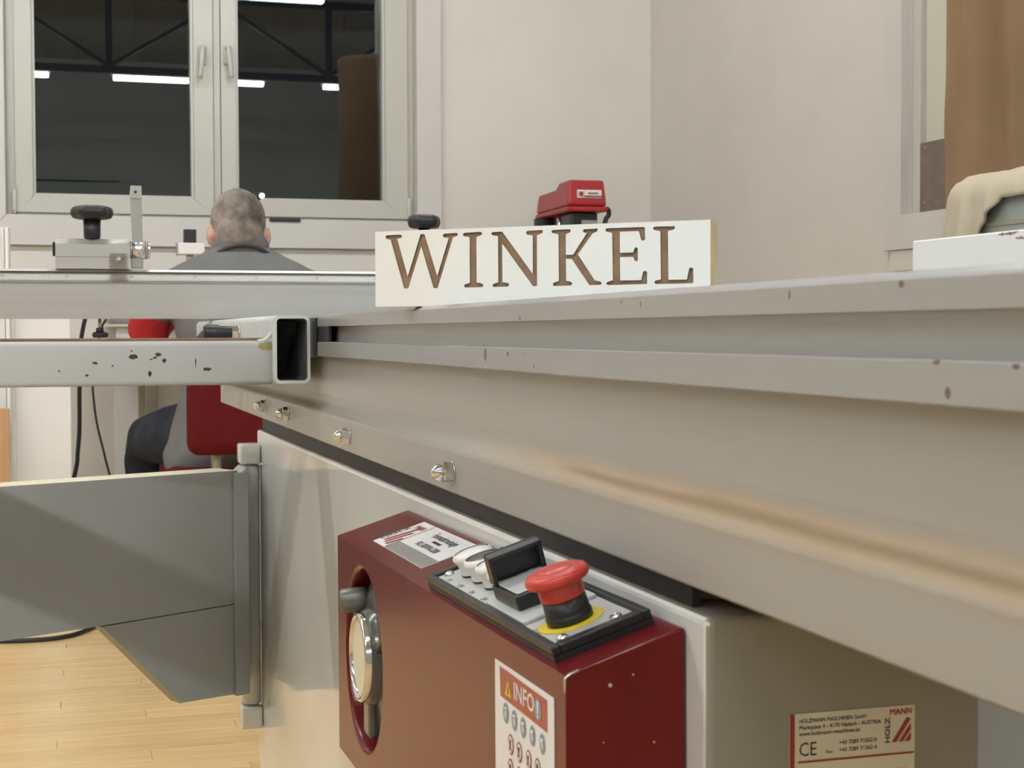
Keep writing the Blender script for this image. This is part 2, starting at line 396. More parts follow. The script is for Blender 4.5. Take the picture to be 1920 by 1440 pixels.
for yv, lb in zip((truss_y,), tl):
    if YB < yv < YW-.2: tag(truss(yv), lb, 'truss', 'roof trusses')
YA = 15.0; pa = mirror(356.5, 151, YA); pa0 = mirror(215, 151, YA); pa1 = mirror(498, 152, YA)
LT = abs(pa1.x-pa0.x); zl = pa.z
rows = [(pa.y, pa.x, 'far'), (pa.y+3.9, mirror(610, -1, 2*YW-pa.y-3.9).x-LT/2, 'mid'), (pa.y+7.3, pa.x-.45, 'near')]
lamp_proto = None; li = 0
wordrow = {'far': 'row behind the camera', 'mid': 'middle row above the saw', 'near': 'row by the window wall'}
wordcol = ['leftmost', 'second from left', 'third from left', 'fourth from left', 'fifth from left', 'sixth from left']
for yr, xc, nm in rows:
    xs = [xc+(LT*1.413)*k for k in range(-4, 4)]; xs = [x for x in xs if XL+LT/2+.1 < x < (XR if yr < YR-.3 else XW)-LT/2-.05]
    for j, x in enumerate(xs):
        t = empty('ceiling_lamp', (x, yr, zl), 'long fluorescent ceiling lamp, %s of the %s' % (wordcol[j] if j < len(xs)-1 else 'rightmost', wordrow[nm]), 'lamp', 'fluorescent ceiling lamps')
        one('housing', t, 'box', (x-LT/2-.02, yr-.07, zl+.03), (x+LT/2+.02, yr+.07, zl+.075), 'lamp_body', bev=.004)
        one('diffuser', t, 'box', (x-LT/2, yr-.034, zl-.016), (x+LT/2, yr+.034, zl+.0295), 'lamp_diffuser', bev=.010)
        for s in (-.35, .35): one('hanger', t, 'cyl', (x+LT*s, yr, zl+.0755), (x+LT*s, yr, ZT-.001), .004, None, 'steel_dull', 6)
d1 = empty('door_1', (-1.4, YB, 0), kind='structure')
for k in range(4): one('door_leaf', d1, 'box', (-3.4+k*1.0, YB+.002, .02), (-2.42+k*1.0, YB+.05, 2.55), 'back_gate', bev=.006)
one('door_rail', d1, 'box', (-3.6, YB+.002, 2.58), (.8, YB+.08, 2.64), 'back_gate')
# ============================================================ THE SAW
D = .30                                    # carriage front face
def zh(h): return ZC+h
saw = empty('panel_saw', (.5, 1.5, 0), 'grey panel saw with red control box on its front and steel guide beam', 'saw')
# ---- cabinet
cR, cL = onx(1325, 1160, .307), onx(482, 805, .307)
CY0, CY1, CZ = cR.y, cL.y, (cR.z+cL.z)/2
mb = MB()
mb.add([(.307, CY0, .03), (.307, CY1, .03), (.307, CY1, cL.z), (.307, CY0, cR.z)], [(0, 1, 2, 3)], 'cab_paint')
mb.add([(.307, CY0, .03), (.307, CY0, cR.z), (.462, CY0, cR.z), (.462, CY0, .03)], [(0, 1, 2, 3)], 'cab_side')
mb.add([(.307, CY1, .03), (.307, CY1, cL.z), (.462, CY1, cL.z), (.462, CY1, .03)], [(0, 1, 2, 3)], 'cab_paint')
mb.add([(.462, CY0, .03), (.462, CY1, .03), (.462, CY1, cL.z), (.462, CY0, cR.z)], [(0, 1, 2, 3)], 'cab_paint')
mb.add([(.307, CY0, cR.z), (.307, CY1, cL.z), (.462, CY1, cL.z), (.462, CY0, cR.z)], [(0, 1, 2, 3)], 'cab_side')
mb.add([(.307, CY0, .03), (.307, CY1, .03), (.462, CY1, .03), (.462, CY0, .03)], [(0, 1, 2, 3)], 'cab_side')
cab = mb.obj('cabinet', saw)
bv = cab.modifiers.new('b', 'BEVEL'); bv.width = .004; bv.segments = 3
mb = MB(); mb.box((.4625, CY0+.16, .03), (1.15, CY1-.1, .70), 'blue_grey', bev=.006); mb.obj('rear_body', saw)
for yy in (CY0+.25, CY1-.25):
    for xx in (.38, 1.05): one('foot', saw, 'cyl', (xx, yy, 0), (xx, yy, .03), .03, None, 'rubber', 16)
mb = MB(); mb.box((.66, .55, ZC-.01), (1.18, 2.3, ZC+.012), 'steel_dull', bev=.004); mb.obj('saw_table', saw)
mb = MB(); mb.box((.70, .8, .7005), (1.1, 2.2, ZC-.0105), 'blue_grey'); mb.obj('table_support', saw)
# door outline / rear strip marks on the cabinet: spacer blocks on its top
for (x, y) in ((835, 938), (1240, 1108), (470, 786)):
    p = onx(x, y, .312)
    if x < 500: p = V((.312, CY1-.07, 0))
    t = (p.y-CY0)/(CY1-CY0); ztop_c = cR.z*(1-t)+cL.z*t
    one('spacer_block', saw, 'box', (.318, p.y-.022, ztop_c+.0002), (.36, p.y+.022, zh(-.1258)), 'cab_side', bev=.001)
mb = MB(); mb.prism([(CY0+.03, cR.z+.0003), (CY1-.02, cL.z+.0003), (CY1-.02, zh(-.126)), (CY0+.03, zh(-.126))], .3125, .3165, (V((0, 0, 0)), Y, Z, X), 'rubber'); mb.obj('gap_shade_strip', saw)  # black sheet standing in for the shade between beam and cabinet
# hinge knuckles for the swing arm
HX, HY = .292, onx(468, 850, .292).y
def hpx(x, y): return onp(x, y, V((HX, HY, 0)), V((math.sin(YAW), math.cos(YAW), 0)))
for ya, yb in ((831, 869), (1321, 1362)):
    a, b = hpx(457, ya), hpx(480, yb)
    mb = MB(); mb.box((HX-.017, HY-.02, b.z), (.3065, HY+.02, a.z), 'cab_paint', bev=.004, seg=3, smooth=True); mb.obj('hinge_block', saw)
# ---- guide beam (fixed): vertical face, dusty cove, lower flange
prof = [(.312, -.020), (.312, -.072), (.3118, -.0765), (.3110, -.0805), (.3095, -.0838), (.3070, -.0868), (.3042, -.0890), (.3025, -.0912), (.302, -.0940),
        (.302, -.1242), (.3035, -.1257), (.43, -.1257), (.43, -.020)]
BY0, BY1 = -.9, 2.836
M('beam', (.395, .385, .36), .34, metal=.2, var=.04, vscale=5, bump=.045, bscale=60, stretch=(10, .3, 10))
def beam_stain():
    m = MATS['beam']; nt = m.node_tree; N = nt.nodes; L = nt.links; b = N['Principled BSDF']
    tc = N.new('ShaderNodeTexCoord'); sp = N.new('ShaderNodeSeparateXYZ'); L.new(tc.outputs['Object'], sp.inputs[0])
    mp = N.new('ShaderNodeMapping'); mp.inputs['Scale'].default_value = (1, .12, 1); L.new(tc.outputs['Object'], mp.inputs[0])
    nz = N.new('ShaderNodeTexNoise'); nz.inputs['Scale'].default_value = 55; nz.inputs['Detail'].default_value = 4; L.new(mp.outputs[0], nz.inputs['Vector'])
    def math_(op, a, b_, c=None):
        n = N.new('ShaderNodeMath'); n.operation = op; n.use_clamp = False
        for i, q in enumerate((a, b_, c)):
            if q is None: continue
            if isinstance(q, (int, float)): n.inputs[i].default_value = q
            else: L.new(q, n.inputs[i])
        return n.outputs[0]
    def band(z0, wdt, amp):   # soft band round height z0
        d = math_('ABSOLUTE', math_('SUBTRACT', math_('ADD', sp.outputs['Z'], math_('MULTIPLY', math_('SUBTRACT', nz.outputs['Fac'], .5), amp)), z0), None)
        n = N.new('ShaderNodeMapRange'); n.interpolation_type = 'SMOOTHSTEP'; L.new(d, n.inputs['Value']); n.inputs['From Min'].default_value = 0; n.inputs['From Max'].default_value = wdt
        n.inputs['To Min'].default_value = 1; n.inputs['To Max'].default_value = 0; return n.outputs[0]
    ym = N.new('ShaderNodeMapRange'); ym.interpolation_type = 'SMOOTHSTEP'; L.new(sp.outputs['Y'], ym.inputs['Value']); ym.inputs['From Min'].default_value = .80; ym.inputs['From Max'].default_value = 1.25
    ym.inputs['To Min'].default_value = 1; ym.inputs['To Max'].default_value = .12
    fade = N.new('ShaderNodeMapRange'); L.new(sp.outputs['Y'], fade.inputs['Value']); fade.inputs['From Min'].default_value = .86; fade.inputs['From Max'].default_value = .93
    fade.inputs['To Min'].default_value = 1; fade.inputs['To Max'].default_value = 0
    f1 = math_('MULTIPLY', band(zh(-.085), .017, .010), math_('MULTIPLY', ym.outputs[0], .66))
    f2 = math_('MULTIPLY', band(zh(-.0845), .0042, .004), math_('MULTIPLY', fade.outputs[0], .55))
    src = b.inputs['Base Color'].links[0].from_socket
    def mix(fac, a, col):
        m_ = N.new('ShaderNodeMix'); m_.data_type = 'RGBA'; L.new(fac, m_.inputs['Factor']); L.new(a, m_.inputs['A']); m_.inputs['B'].default_value = (*col, 1); return m_.outputs['Result']
    c = mix(f1, src, (.42, .265, .105)); c = mix(f2, c, (.16, .11, .06)); L.new(c, b.inputs['Base Color'])
    # dust is not metallic
    mm = math_('MULTIPLY', math_('SUBTRACT', 1., math_('MULTIPLY', f1, 1.5)), .2); mm.node.use_clamp = True; L.new(mm, b.inputs['Metallic'])
    rr_ = math_('MULTIPLY_ADD', f1, .6, .34); L.new(rr_, b.inputs['Roughness'])
beam_stain()
mb = MB(); mb.prism([(x, zh(h)) for x, h in prof], BY0, BY1, (V((0, 0, 0)), X, Z, Y), 'beam'); gb = mb.obj('guide_beam', saw)
for p in gb.data.polygons:                       # smooth only the cove
    if abs(p.normal.y) < .5 and -.0945 < p.center.z-ZC < -.071 and p.center.x < .32: p.use_smooth = True
nut_me = None
for (x, y) in ((835, 885), (641, 817), (527, 775), (484, 761)):
    p = onx(x+14, y, .302)
    if nut_me is None:
        mb = MB(); o = V((0, 0, 0))
        mb.lathe(o, -X, [(.0092, 0), (.0092, .0014)], 'steel', 20)
        mb.lathe(V((-.0015, 0, 0)), -X, [(.0085, 0), (.0085, .0062), (.0078, .0066)], 'chrome', 6, smooth=False)
        mb.lathe(V((-.0078, 0, 0)), -X, [(.0070, 0), (.0068, .003), (.0058, .0063), (.0040, .0085), (.0018, .0096), (.0003, .0099)], 'chrome', 20)
        n = mb.obj('cap_nut'); nut_me = n.data
    else:
        n = bpy.data.objects.new('cap_nut', nut_me); COL.objects.link(n)
    n.location = (.302, p.y, p.z); n.rotation_euler = (random.random()*3, 0, 0); par(n, gb)
# ---- control box
pF, pF2, pB, pB2 = onx(1060, 1268, .242), onx(633, 1004, .242), onx(1292, 1192, .307), onx(767, 954, .307)
U = (pF-pF2).normalized(); Vv = pB2-pF2; Vv = (Vv-U*Vv.dot(U)).normalized(); Nn = U.cross(Vv)
LU, LV = (pF-pF2).length, .0675
BF, BF2 = pF2+Vv*LV+U*LU, pF2+Vv*LV
zb = .476
TOP = (pF2, U, Vv, Nn)
FR = (pF2, U, U.cross(X).normalized()*-1 if U.cross(X).z < 0 else U.cross(X).normalized(), -X)   # front face frame (a along U, b up)
FU = FR[2]
def fuv(x, y): p = onx(x, y, .242)-pF2; return (p.dot(U), p.dot(FU))
hc = fuv(681, 1237); hr = (fuv(670, 1053)[1]-fuv(690, 1421)[1])/2
hb = -(pF2.z-zb)
HR = hr
mb = MB()
# front sheet with the round handwheel opening
N_ = 48; outer = []
def rectpt(t):
    a0, a1, b0, b1 = 0, LU, hb, 0
    dx, dy = math.cos(t), math.sin(t); s = 1e9
    if dx > 1e-9: s = min(s, (a1-hc[0])/dx)
    if dx < -1e-9: s = min(s, (a0-hc[0])/dx)
    if dy > 1e-9: s = min(s, (b1-hc[1])/dy)
    if dy < -1e-9: s = min(s, (b0-hc[1])/dy)
    return (hc[0]+dx*s, hc[1]+dy*s)
angs = sorted([2*math.pi*i/N_ for i in range(N_)]+[math.atan2(b-hc[1], a-hc[0]) % (2*math.pi) for a, b in ((0, 0), (LU, 0), (LU, hb), (0, hb))])
P3 = lambda a, b, d=0.: pF2+U*a+FU*b+X*d
vs = [P3(*rectpt(t)) for t in angs]+[P3(hc[0]+HR*math.cos(t), hc[1]+HR*math.sin(t)) for t in angs]
n = len(angs)
mb.add(vs, [(i, (i+1) % n, n+(i+1) % n, n+i) for i in range(n)], 'red_paint')
# rolled rim and recess wall, recess back
ringp = [(HR, 0), (HR-.0025, .001), (HR-.004, .004), (HR-.004, .058)]
vs = []
for r, d in ringp: vs += [P3(hc[0]+r*math.cos(t), hc[1]+r*math.sin(t), d) for t in angs]
fs = [(j*n+i, j*n+(i+1) % n, (j+1)*n+(i+1) % n, (j+1)*n+i) for j in range(3) for i in range(n)]
mb.add(vs, fs, 'red_paint', True); mb.poly([P3(hc[0]+(HR-.004)*math.cos(t), hc[1]+(HR-.004)*math.sin(t), .058) for t in angs], 'red_paint')
# other sides
f1, f2, b1, b2 = P3(LU, 0), P3(0, 0), pF2+Vv*LV+U*LU, pF2+Vv*LV
g1, g2 = P3(LU, hb), P3(0, hb); k1, k2 = V((b1.x, g1.y, g1.z)), V((b2.x, g2.y, g2.z))
mb.poly([f2, f1, b1, b2], 'red_paint'); mb.poly([f1, g1, k1, b1], 'red_paint'); mb.poly([f2, b2, k2, g2], 'red_paint'); mb.poly([g1, g2, k2, k1], 'red_paint'); mb.poly([b1, k1, k2, b2], 'red_paint')
cbx = mb.obj('control_box', saw, noflip=False); tag(cbx, 'glossy dark red sheet metal housing of the controls')
bv = cbx.modifiers.new('b', 'BEVEL'); bv.width = .0022; bv.segments = 3; bv.limit_method = 'ANGLE'; bv.angle_limit = math.radians(55)
def T(a, b, h=0.): return pF2+U*a+Vv*b+Nn*h          # point on the console top
# handwheel inside the opening
hw = MB(); hcP = P3(hc[0], hc[1], 0)
WR = HR-.010
hw.lathe(hcP+X*.045+FU*.0, -X, [(WR*.98, 0), (WR, .004), (WR, .028), (WR*.96, .033), (WR*.80, .036), (WR*.55, .038)], 'wheel_dark', 48)
hwo = hw.obj('handwheel', cbx)
# hub with three flat spokes and the position dial
mb = MB(); dc = hcP+FU*(.002)
mb.lathe(dc+X*.0185, -X, [(.043, 0), (.041, .010), (.038, .017), (.0362, .0185)], 'wheel_dark', 40)
for a in (35, 155, 270):
    a = math.radians(a); d1_ = U*math.cos(a)+FU*math.sin(a); d2_ = U*-math.sin(a)+FU*math.cos(a)
    mb.box((.02, -.013, .0), (WR*.95, .013, .012), 'wheel_dark', bev=.004, fr=(hcP+X*.014, d1_, d2_, -X))
mb.obj('hub', cbx)
mb = MB()
mb.lathe(dc+X*.0015, -X, [(.0360, 0), (.0360, .005), (.0348, .0066), (.0325, .0066), (.0316, .004)], 'chrome', 48, caps=False)
mb.poly([dc-X*.0025+U*(.0320*math.cos(t))+FU*(.0320*math.sin(t)) for t in [2*math.pi*i/40 for i in range(40)]], 'dial_face')
mb.obj('dial', cbx)
kp = onx(684, 1122, .252)
mb = MB(); ax = (-X*.9-FU*.1+U*-.25).normalized()
mb.lathe(kp+X*.022, -X, [(.007, 0), (.007, .020)], 'chrome', 20)
mb.lathe(kp-X*.0, ax, [(.0085, -.003), (.0100, .001), (.0104, .008), (.0102, .0185), (.0085, .0205), (.003, .0210)], 'knob_grey', 28)
mb.obj('crank_knob', cbx)
# name plate on the console
np_ = MB(); fr = TOP
def quad(mbx, a0, a1, b0, b1, mat, h): mbx.poly([T(a0, b0, h), T(a1, b0, h), T(a1, b1, h), T(a0, b1, h)], mat)
np_.box((.088, .0145, .0001), (.259, .0600, .0007), 'print_white', fr=TOP)
quad(np_, .1322, .2585, .0148, .0278, 'steel_dull', .00085)
quad(np_, .1295, .1312, .0148, .0597, 'print_red', .00085)
for k, (a0, b0, ln) in enumerate(((.0955, .0215, .030), (.1045, .0195, .023), (.1145, .018, .014))):
    np_.poly([T(a0+.003+.0*k, b0, .0009), T(a0+.009, b0, .0009), T(a0+.009+.012*0+.012*(ln/.03), b0+ln, .0009), T(a0+.003+.012*(ln/.03), b0+ln, .0009)], 'print_red')
textmesh('HOLZ', .0105, (T(.0955, .0205), Vv, -U, Nn), .0009, np_, 'print_black', bold=.02, sx=.95)
textmesh('MANN', .0085, (T(.0985, .0480), U, Vv, Nn), .0009, np_, 'print_red', bold=.02)
textmesh('Formatkreissäge', .0105, (T(.196, .0475), U, Vv, Nn), .0009, np_, 'print_black', 'CENTER', sx=1.0, bold=.01)
for q in range(9): quad(np_, .1835+.0028*q, .1835+.0028*q+.0020, .0418, .0446, 'print_black', .0009)   # illegible small print
textmesh('FKS 305VFN-3200', .0085, (T(.196, .0325), U, Vv, Nn), .0009, np_, 'print_black', 'CENTER', sx=1.0, bold=.012)
tag(np_.obj('name_plate', cbx), 'white printed name plate with a dull metal strip')
# switch panel: black surround, silver plate
sp = MB()
sp.prism([(.325, .0035), (.595, .0035), (.595, .0605), (.325, .0605)], .0001, .0035, TOP, 'plastic_black')
for a0, a1, b0, b1 in ((.325, .595, .0035, .0085), (.325, .595, .0560, .0605), (.325, .332, .0085, .056), (.587, .595, .0085, .056)):
    sp.box((a0, b0, .0035), (a1, b1, .0085), 'plastic_black', bev=.0008, fr=TOP)
tag(sp.obj('switch_surround', cbx), 'black plastic surround')
sp = MB(); sp.box((.3322, .0087, .0036), (.5868, .0558, .0062), 'silver_plate', bev=.0004, seg=1, fr=TOP)
for i, wd in enumerate(('ON', 'OFF', 'ON', 'OFF')): textmesh(wd, .0052, (T(.355+.0275*i, .0108), U, Vv, Nn), .0064, sp, 'print_black', 'CENTER')
textmesh('STOP', .0062, (T(.5505, .0100), U, Vv, Nn), .0064, sp, 'print_black', 'CENTER')
sp.box((.4545, .0095, .0063), (.528, .0545, .0085), 'silver_plate', bev=.0004, seg=1, fr=TOP)
tag(sp.obj('switch_plate', cbx), 'silver switch plate with ON, OFF and STOP lettering')
for a, b in ((.3395, .0165), (.580, .0150), (.580, .0460), (.3395, .0500)):
    mb = MB(); mb.lathe(T(a, b, .0063), Nn, [(.0036, 0), (.0034, .0012), (.0022, .0023), (.0006, .0027)], 'chrome', 18); mb.obj('screw', cbx)
for i in range(4):
    mb = MB(); c = T(.3625+.0270*i, .0310, .0063)
    mb.lathe(c, Nn, [(.0112, 0), (.0112, .0012)], 'plastic_black', 28)
    mb.lathe(c+Nn*.0013, Nn, [(.0110, 0), (.0118, .0070), (.0138, .0100), (.0138, .0118), (.0122, .0140), (.0116, .0140)], 'white_plastic', 32, caps=False)
    mb.lathe(c+Nn*.0139, Nn, [(.0118, 0), (.0114, .0008), (.007, .0018), (.0008, .0021)], 'white_plastic' if i % 2 == 0 else 'dark_cap', 32)
    tag(mb.obj('push_button', cbx), '%s push button with white bezel' % ('white' if i % 2 == 0 else 'dark'))
# main switch with its flap standing open
mb = MB()
mb.box((.4575, .0150, .0086), (.506, .0490, .0175), 'plastic_black', bev=.0012, fr=TOP)
mb.box((.4605, .0175, .0176), (.503, .0465, .0184), 'silver_plate', bev=.0003, seg=1, fr=TOP)
mb.obj('main_switch', cbx)
mb = MB(); a_ = math.radians(78); LF = (T(.4590, .0150, .0178), U*math.cos(a_)+Nn*math.sin(a_), Vv, (U*-math.sin(a_)+Nn*math.cos(a_)))
mb.box((0, 0, 0), (.0195, .034, .0028), 'plastic_black', bev=.0010, fr=LF)
for q in ((0, .0025), (.0315, .034)): mb.box((.001, q[0], -.0075), (.019, q[1], 0), 'plastic_black', bev=.0006, fr=LF)
mb.box((.0170, 0, -.0075), (.0195, .034, 0), 'plastic_black', bev=.0006, fr=LF)
tag(mb.obj('switch_flap', cbx), 'black hinged flap standing open')
# emergency stop
ec = (.5535, .0292)
mb = MB(); mb.lathe(T(*ec, .0063), Nn, [(.0185, 0), (.0185, .0006)], 'yellow', 40, scale=(1.0, 1.0)); mb.obj('yellow_disc', cbx)
mb = MB(); c = T(*ec, .0070)
mb.lathe(c, Nn, [(.0128, 0), (.0130, .0040), (.0124, .0046), (.0124, .0050), (.0121, .0128)], 'plastic_black', 36); mb.obj('stop_collar', cbx)
mb = MB(); c = T(*ec, .0199)
mb.lathe(c, Nn, [(.0118, 0), (.0124, .0012), (.0126, .0080), (.0145, .0088), (.0170, .0096), (.0179, .0112), (.0177, .0134), (.0166, .0150), (.0142, .0160), (.0139, .0158), (.0136, .0160), (.0095, .0166), (.0092, .0163), (.0089, .0166), (.0002, .0169)], 'red_plastic', 48)
tag(mb.obj('stop_button', cbx), 'red mushroom-shaped emergency stop button')
# INFO sticker on the front of the box
st = MB(); A_ = fuv(929.5, 1232); B_ = fuv(1040, 1312); a0, a1 = A_[0], B_[0]; b1_ = (A_[1]+B_[1])/2; b0_ = max(hb+.004, b1_-.165)
FRO = (pF2, U, FU, -X)
st.box((a0, b0_, .0001), (a1, b1_, .0005), 'print_white', fr=FRO)
def fq(a0, a1, b0, b1, mat, h=.0007): st.poly([P3(a0, b0, -h), P3(a1, b0, -h), P3(a1, b1, -h), P3(a0, b1, -h)], mat)
def fc(pts, mat, h): st.poly([P3(a, b, -h) for a, b in pts], mat)
wS = a1-a0
def fq4(c4, mat, h): st.poly([P3(*fuv(x, y), -h) for x, y in c4], mat)
fq4([(939, 1248), (1028, 1313), (1028.6, 1374), (940.5, 1304)], 'print_brown', .0007)
fq4([(949.5, 1301), (961, 1309), (955, 1276)], 'yellow', .0009); fq4([(954.4, 1301.5), (956.2, 1302.5), (956, 1288), (954.6, 1287)], 'print_black', .0011)
i0, i1 = fuv(965.5, 1312), fuv(1003, 1340); hI = fuv(968, 1281)[1]-fuv(968, 1314)[1]
dI = V((i1[0]-i0[0], i1[1]-i0[1])); dI = U
textmesh('INFO', hI*1.38, (P3(i0[0], i0[1]+.0008), U, FU, -X), .0009, st, 'print_white', fit=i1[0]-i0[0], bold=.012)
def pc_c(x, y, rx, ry, mat, h, n=20):
    c = fuv(x, y); a = abs(fuv(x+rx, y)[0]-fuv(x-rx, y)[0])/2; b = abs(fuv(x, y+ry)[1]-fuv(x, y-ry)[1])/2
    fc(circle(c[0], c[1], a, b, n), mat, h); return c, a, b
c, a, b = pc_c(1011.5, 1330.5, 6.2, 21, 'print_blue', .0009)
fc([(c[0]-a*.18, c[1]-b*.35), (c[0]+a*.18, c[1]-b*.35), (c[0]+a*.26, c[1]+b*.75), (c[0]-a*.26, c[1]+b*.75)], 'print_white', .0011); fc(circle(c[0], c[1]-b*.62, a*.22, b*.13, 10), 'print_white', .0011)
R1 = [(950.7, 1337), (966.7, 1351), (983.1, 1364.5), (1000.6, 1379.7), (1019.2, 1395)]
for k, (x, y) in enumerate(R1):
    c, a, b = pc_c(x, y, 5.4, 19.5, 'print_blue', .0007)
    fc(circle(c[0], c[1]-b*.1, a*.42, b*.45, 10), 'silver_plate', .0009)
    fc([(c[0]-a*.55, c[1]+b*(.35-.1*k)), (c[0]+a*.55, c[1]+b*.45), (c[0]+a*.45, c[1]+b*.62), (c[0]-a*.5, c[1]+b*.5)], 'print_white', .0010)
R2 = [(960, 1396), (976, 1410.5), (993.4, 1425.5), (1010.5, 1441), (1028, 1457)]
for dy in (0, 46):
    for k, (x, y) in enumerate(R2):
        if dy == 0 and k == 4 or fuv(x, y+dy+20)[1] < b0_: continue
        c, a, b = pc_c(x, y+dy, 5.4, 19.5, 'print_brown', .0007); fc(circle(c[0], c[1], a*.78, b*.82), 'print_white', .0009)
        fc([(c[0]-a*.35, c[1]-b*.5), (c[0]+a*.05, c[1]-b*.5), (c[0]+a*.35, c[1]+b*.5), (c[0]-a*.05, c[1]+b*.5)], 'print_black', .0011)
        fc([(c[0]-a*.62, c[1]+b*.55), (c[0]-a*.5, c[1]+b*.7), (c[0]+a*.62, c[1]-b*.55), (c[0]+a*.5, c[1]-b*.7)], 'print_brown', .0013)
tag(st.obj('info_sticker', cbx), 'white INFO safety sticker with rows of round pictograms')
# paint chip on the box corner and wood crumbs stuck to its end
pc = MB(); pc.tube([P3(LU+.0003, -.0085, -.0004), P3(LU+.0004, -.0012, -.0004), P3(LU+.0002, 0, .002)+Nn*.0006, P3(LU, 0, .007)+Z*.0026], .0007, 'steel', 6)
pc.obj('bare_edge', cbx)
for (x, y, r) in ((1144, 1285, .0011), (1187, 1265, .0006), (1131, 1392, .0005), (1226, 1391, .0006), (1299, 1387, .0008), (1317, 1338, .0009)):
    p = ony(x, y, pF.y-.0002); mb = MB(); mb.lathe(p, -Y, [(r, 0), (r*.8, r*.8), (r*.2, r*1.2)], 'mdf_edge', 8); mb.obj('wood_crumb', cbx)
# maker's label on the cabinet end
lb = MB(); CYS = CY0-.0001
l0, l1 = ony(1480, 1338, CYS), ony(1714.5, 1322.5, CYS); la, lbz, lz1 = l0.x, l1.x, (l0.z+l1.z)/2; LW = lbz-la; lz0 = lz1-LW*.62
LFr = (V((la, CYS, lz1)), X, Z, -Y)
lb.box((0, -LW*.62, 0), (LW, 0, .0004), 'print_cream', fr=LFr)
s = LW/234.5
def lq(x0, x1, y0, y1, mat, h=.0006): lb.poly([LFr[0]+X*(a*s)+Z*(-b*s)-Y*h for a, b in ((x0, y0), (x1, y0), (x1, y1), (x0, y1))], mat)
lq(0, 9, 0, 145, 'print_red'); lq(15, 233, 79, 82.5, 'print_red')
def lt(tx, x, y, size, fit, mat='print_black', bold=.0, rot=False):
    o_ = LFr[0]+X*(x*s)+Z*(-y*s)
    textmesh(tx, size*s, (o_, X, Z, -Y) if not rot else (o_, Z, -X, -Y), .0006, lb, mat, fit=fit*s, bold=bold)
lt('HOLZMANN MASCHINEN GmbH', 17, 15.5, 9.5, 124, bold=.012); lt('Marktplatz 4 - 4170 Haslach - AUSTRIA', 17, 26.5, 9.5, 152, bold=.012); lt('www.holzmann-maschinen.at', 17, 37, 9.5, 113, bold=.012)
lt('CE', 16, 71, 33, 32, bold=-.004); lt('+43 7289 71562-0', 91, 56.5, 9.5, 70, bold=.012); lt('+43 7289 71562-4', 91, 69, 9.5, 70, bold=.012); lt('Fax', 66, 70, 9.5, 12.5, bold=.0)
lt('MANN', 186, 14, 14, 41, 'print_red', .025); lt('HOLZ', 186.5, 62, 13, 42, 'print_black', .025, True)
for q4 in ([(190, 61), (199, 61), (227, 23), (219, 20)], [(203, 61), (212, 61), (227, 41), (227, 30)], [(215, 61), (224, 61), (227, 57), (227, 46)]):
    lb.poly([LFr[0]+X*(a*s)+Z*(-b*s)-Y*.0006 for a, b in q4], 'print_red')
lt('FKS 305VFN-3200', 130, 114, 12, 86)
tag(lb.obj('maker_label', cab), 'cream printed label with red bar on the cabinet end')
# ============================================================ SLIDING TABLE
M('carriage', (.42, .42, .415), .24, metal=.4, var=.03, vscale=5, bump=.04, bscale=60, stretch=(12, .3, 12))
spl = []
for (x, y, r, e) in ((880, 647, .0011, 1.6), (910, 665, .0024, 1.9), (952, 664, .0018, 1.0), (985, 663, .0006, 1), (841, 660, .0006, 1), (1001, 687, .0009, 1), (975, 597, .0010, 1.3), (1690, 533, .0012, 1.2), (1755, 679, .0015, .6), (1905, 687, .0014, .7), (1777, 737, .0011, 2), (1480, 553, .0007, 3), (1165, 566, .0006, 2), (1201, 570, .0005, 4)):
    p = onx(x, y, D); spl.append((p.x, p.y, p.z, .02, r*1.6, r*e))
spots(MATS['carriage'], spl, (.20, .155, .13), 900., .0012)
prof = [(D, .0076), (D, .0188), (D+.0010, .0200), (D+.0042, .0222), (.62, .0222), (.62, -.019), (.3113, -.019), (.3113, -.0265), (D+.0008, -.0265), (D, -.0257), (D, -.0109), (D+.0009, -.0100), (D+.0020, -.0099),
        (D+.0115, -.0099), (D+.0115, .0076)]
st_ = empty('sliding_table', (.46, 1.0, ZC-.0265), 'long aluminium sliding table with slotted edge under the white WINKEL sign', 'sliding table')
mb = MB(); mb.prism([(x, zh(h)) for x, h in prof], -.95, 2.78, (V((0, 0, 0)), X, Z, Y), 'carriage'); mb.obj('table_profile', st_)
mb = MB(); mb.box((D-.0005, 2.7805, zh(-.03)), (.622, 2.792, zh(.023)), 'plastic_black', bev=.002); mb.obj('end_cap', st_)
# rust mark by the sign
# ============================================================ OUTRIGGER FRAME
og = empty('outrigger_frame', (-.3, 1.85, .78), 'pale grey painted outrigger frame of chipped steel tube with open end', 'frame')
tz0, tz1 = onx(578, 718, .298).z, onx(545, 591.5, .277).z; ty = 1.808
mb = MB(); o_ = rrect(.2545, .2975, tz0, tz1, .0075, 6); i_ = rrect(.2582, .2938, tz0+.0038, tz1-.0038, .0045, 6); n = len(o_)
for yy, mt in ((ty, 'grey_paint'), (2.78, 'grey_paint')):
    mb.add([(a, yy, b) for a, b in o_]+[(a, yy, b) for a, b in i_], [(i, (i+1) % n, n+(i+1) % n, n+i) for i in range(n)], mt)
mb.add([(a, ty, b) for a, b in o_]+[(a, 2.78, b) for a, b in o_], [(i, (i+1) % n, n+(i+1) % n, n+i) for i in range(n)], 'grey_paint', True)
mb.add([(a, ty, b) for a, b in i_]+[(a, 2.78, b) for a, b in i_], [(i, (i+1) % n, n+(i+1) % n, n+i) for i in range(n)], 'tube_dark', True)
mb.add([(a, 2.2, b) for a, b in i_], [tuple(range(n))], 'tube_dark')
mb.obj('cross_tube', og)
ay = ty+.012
M('arm_paint', (.58, .595, .575), .33, var=.03, vscale=10, bump=.06, bscale=160)
pts = []
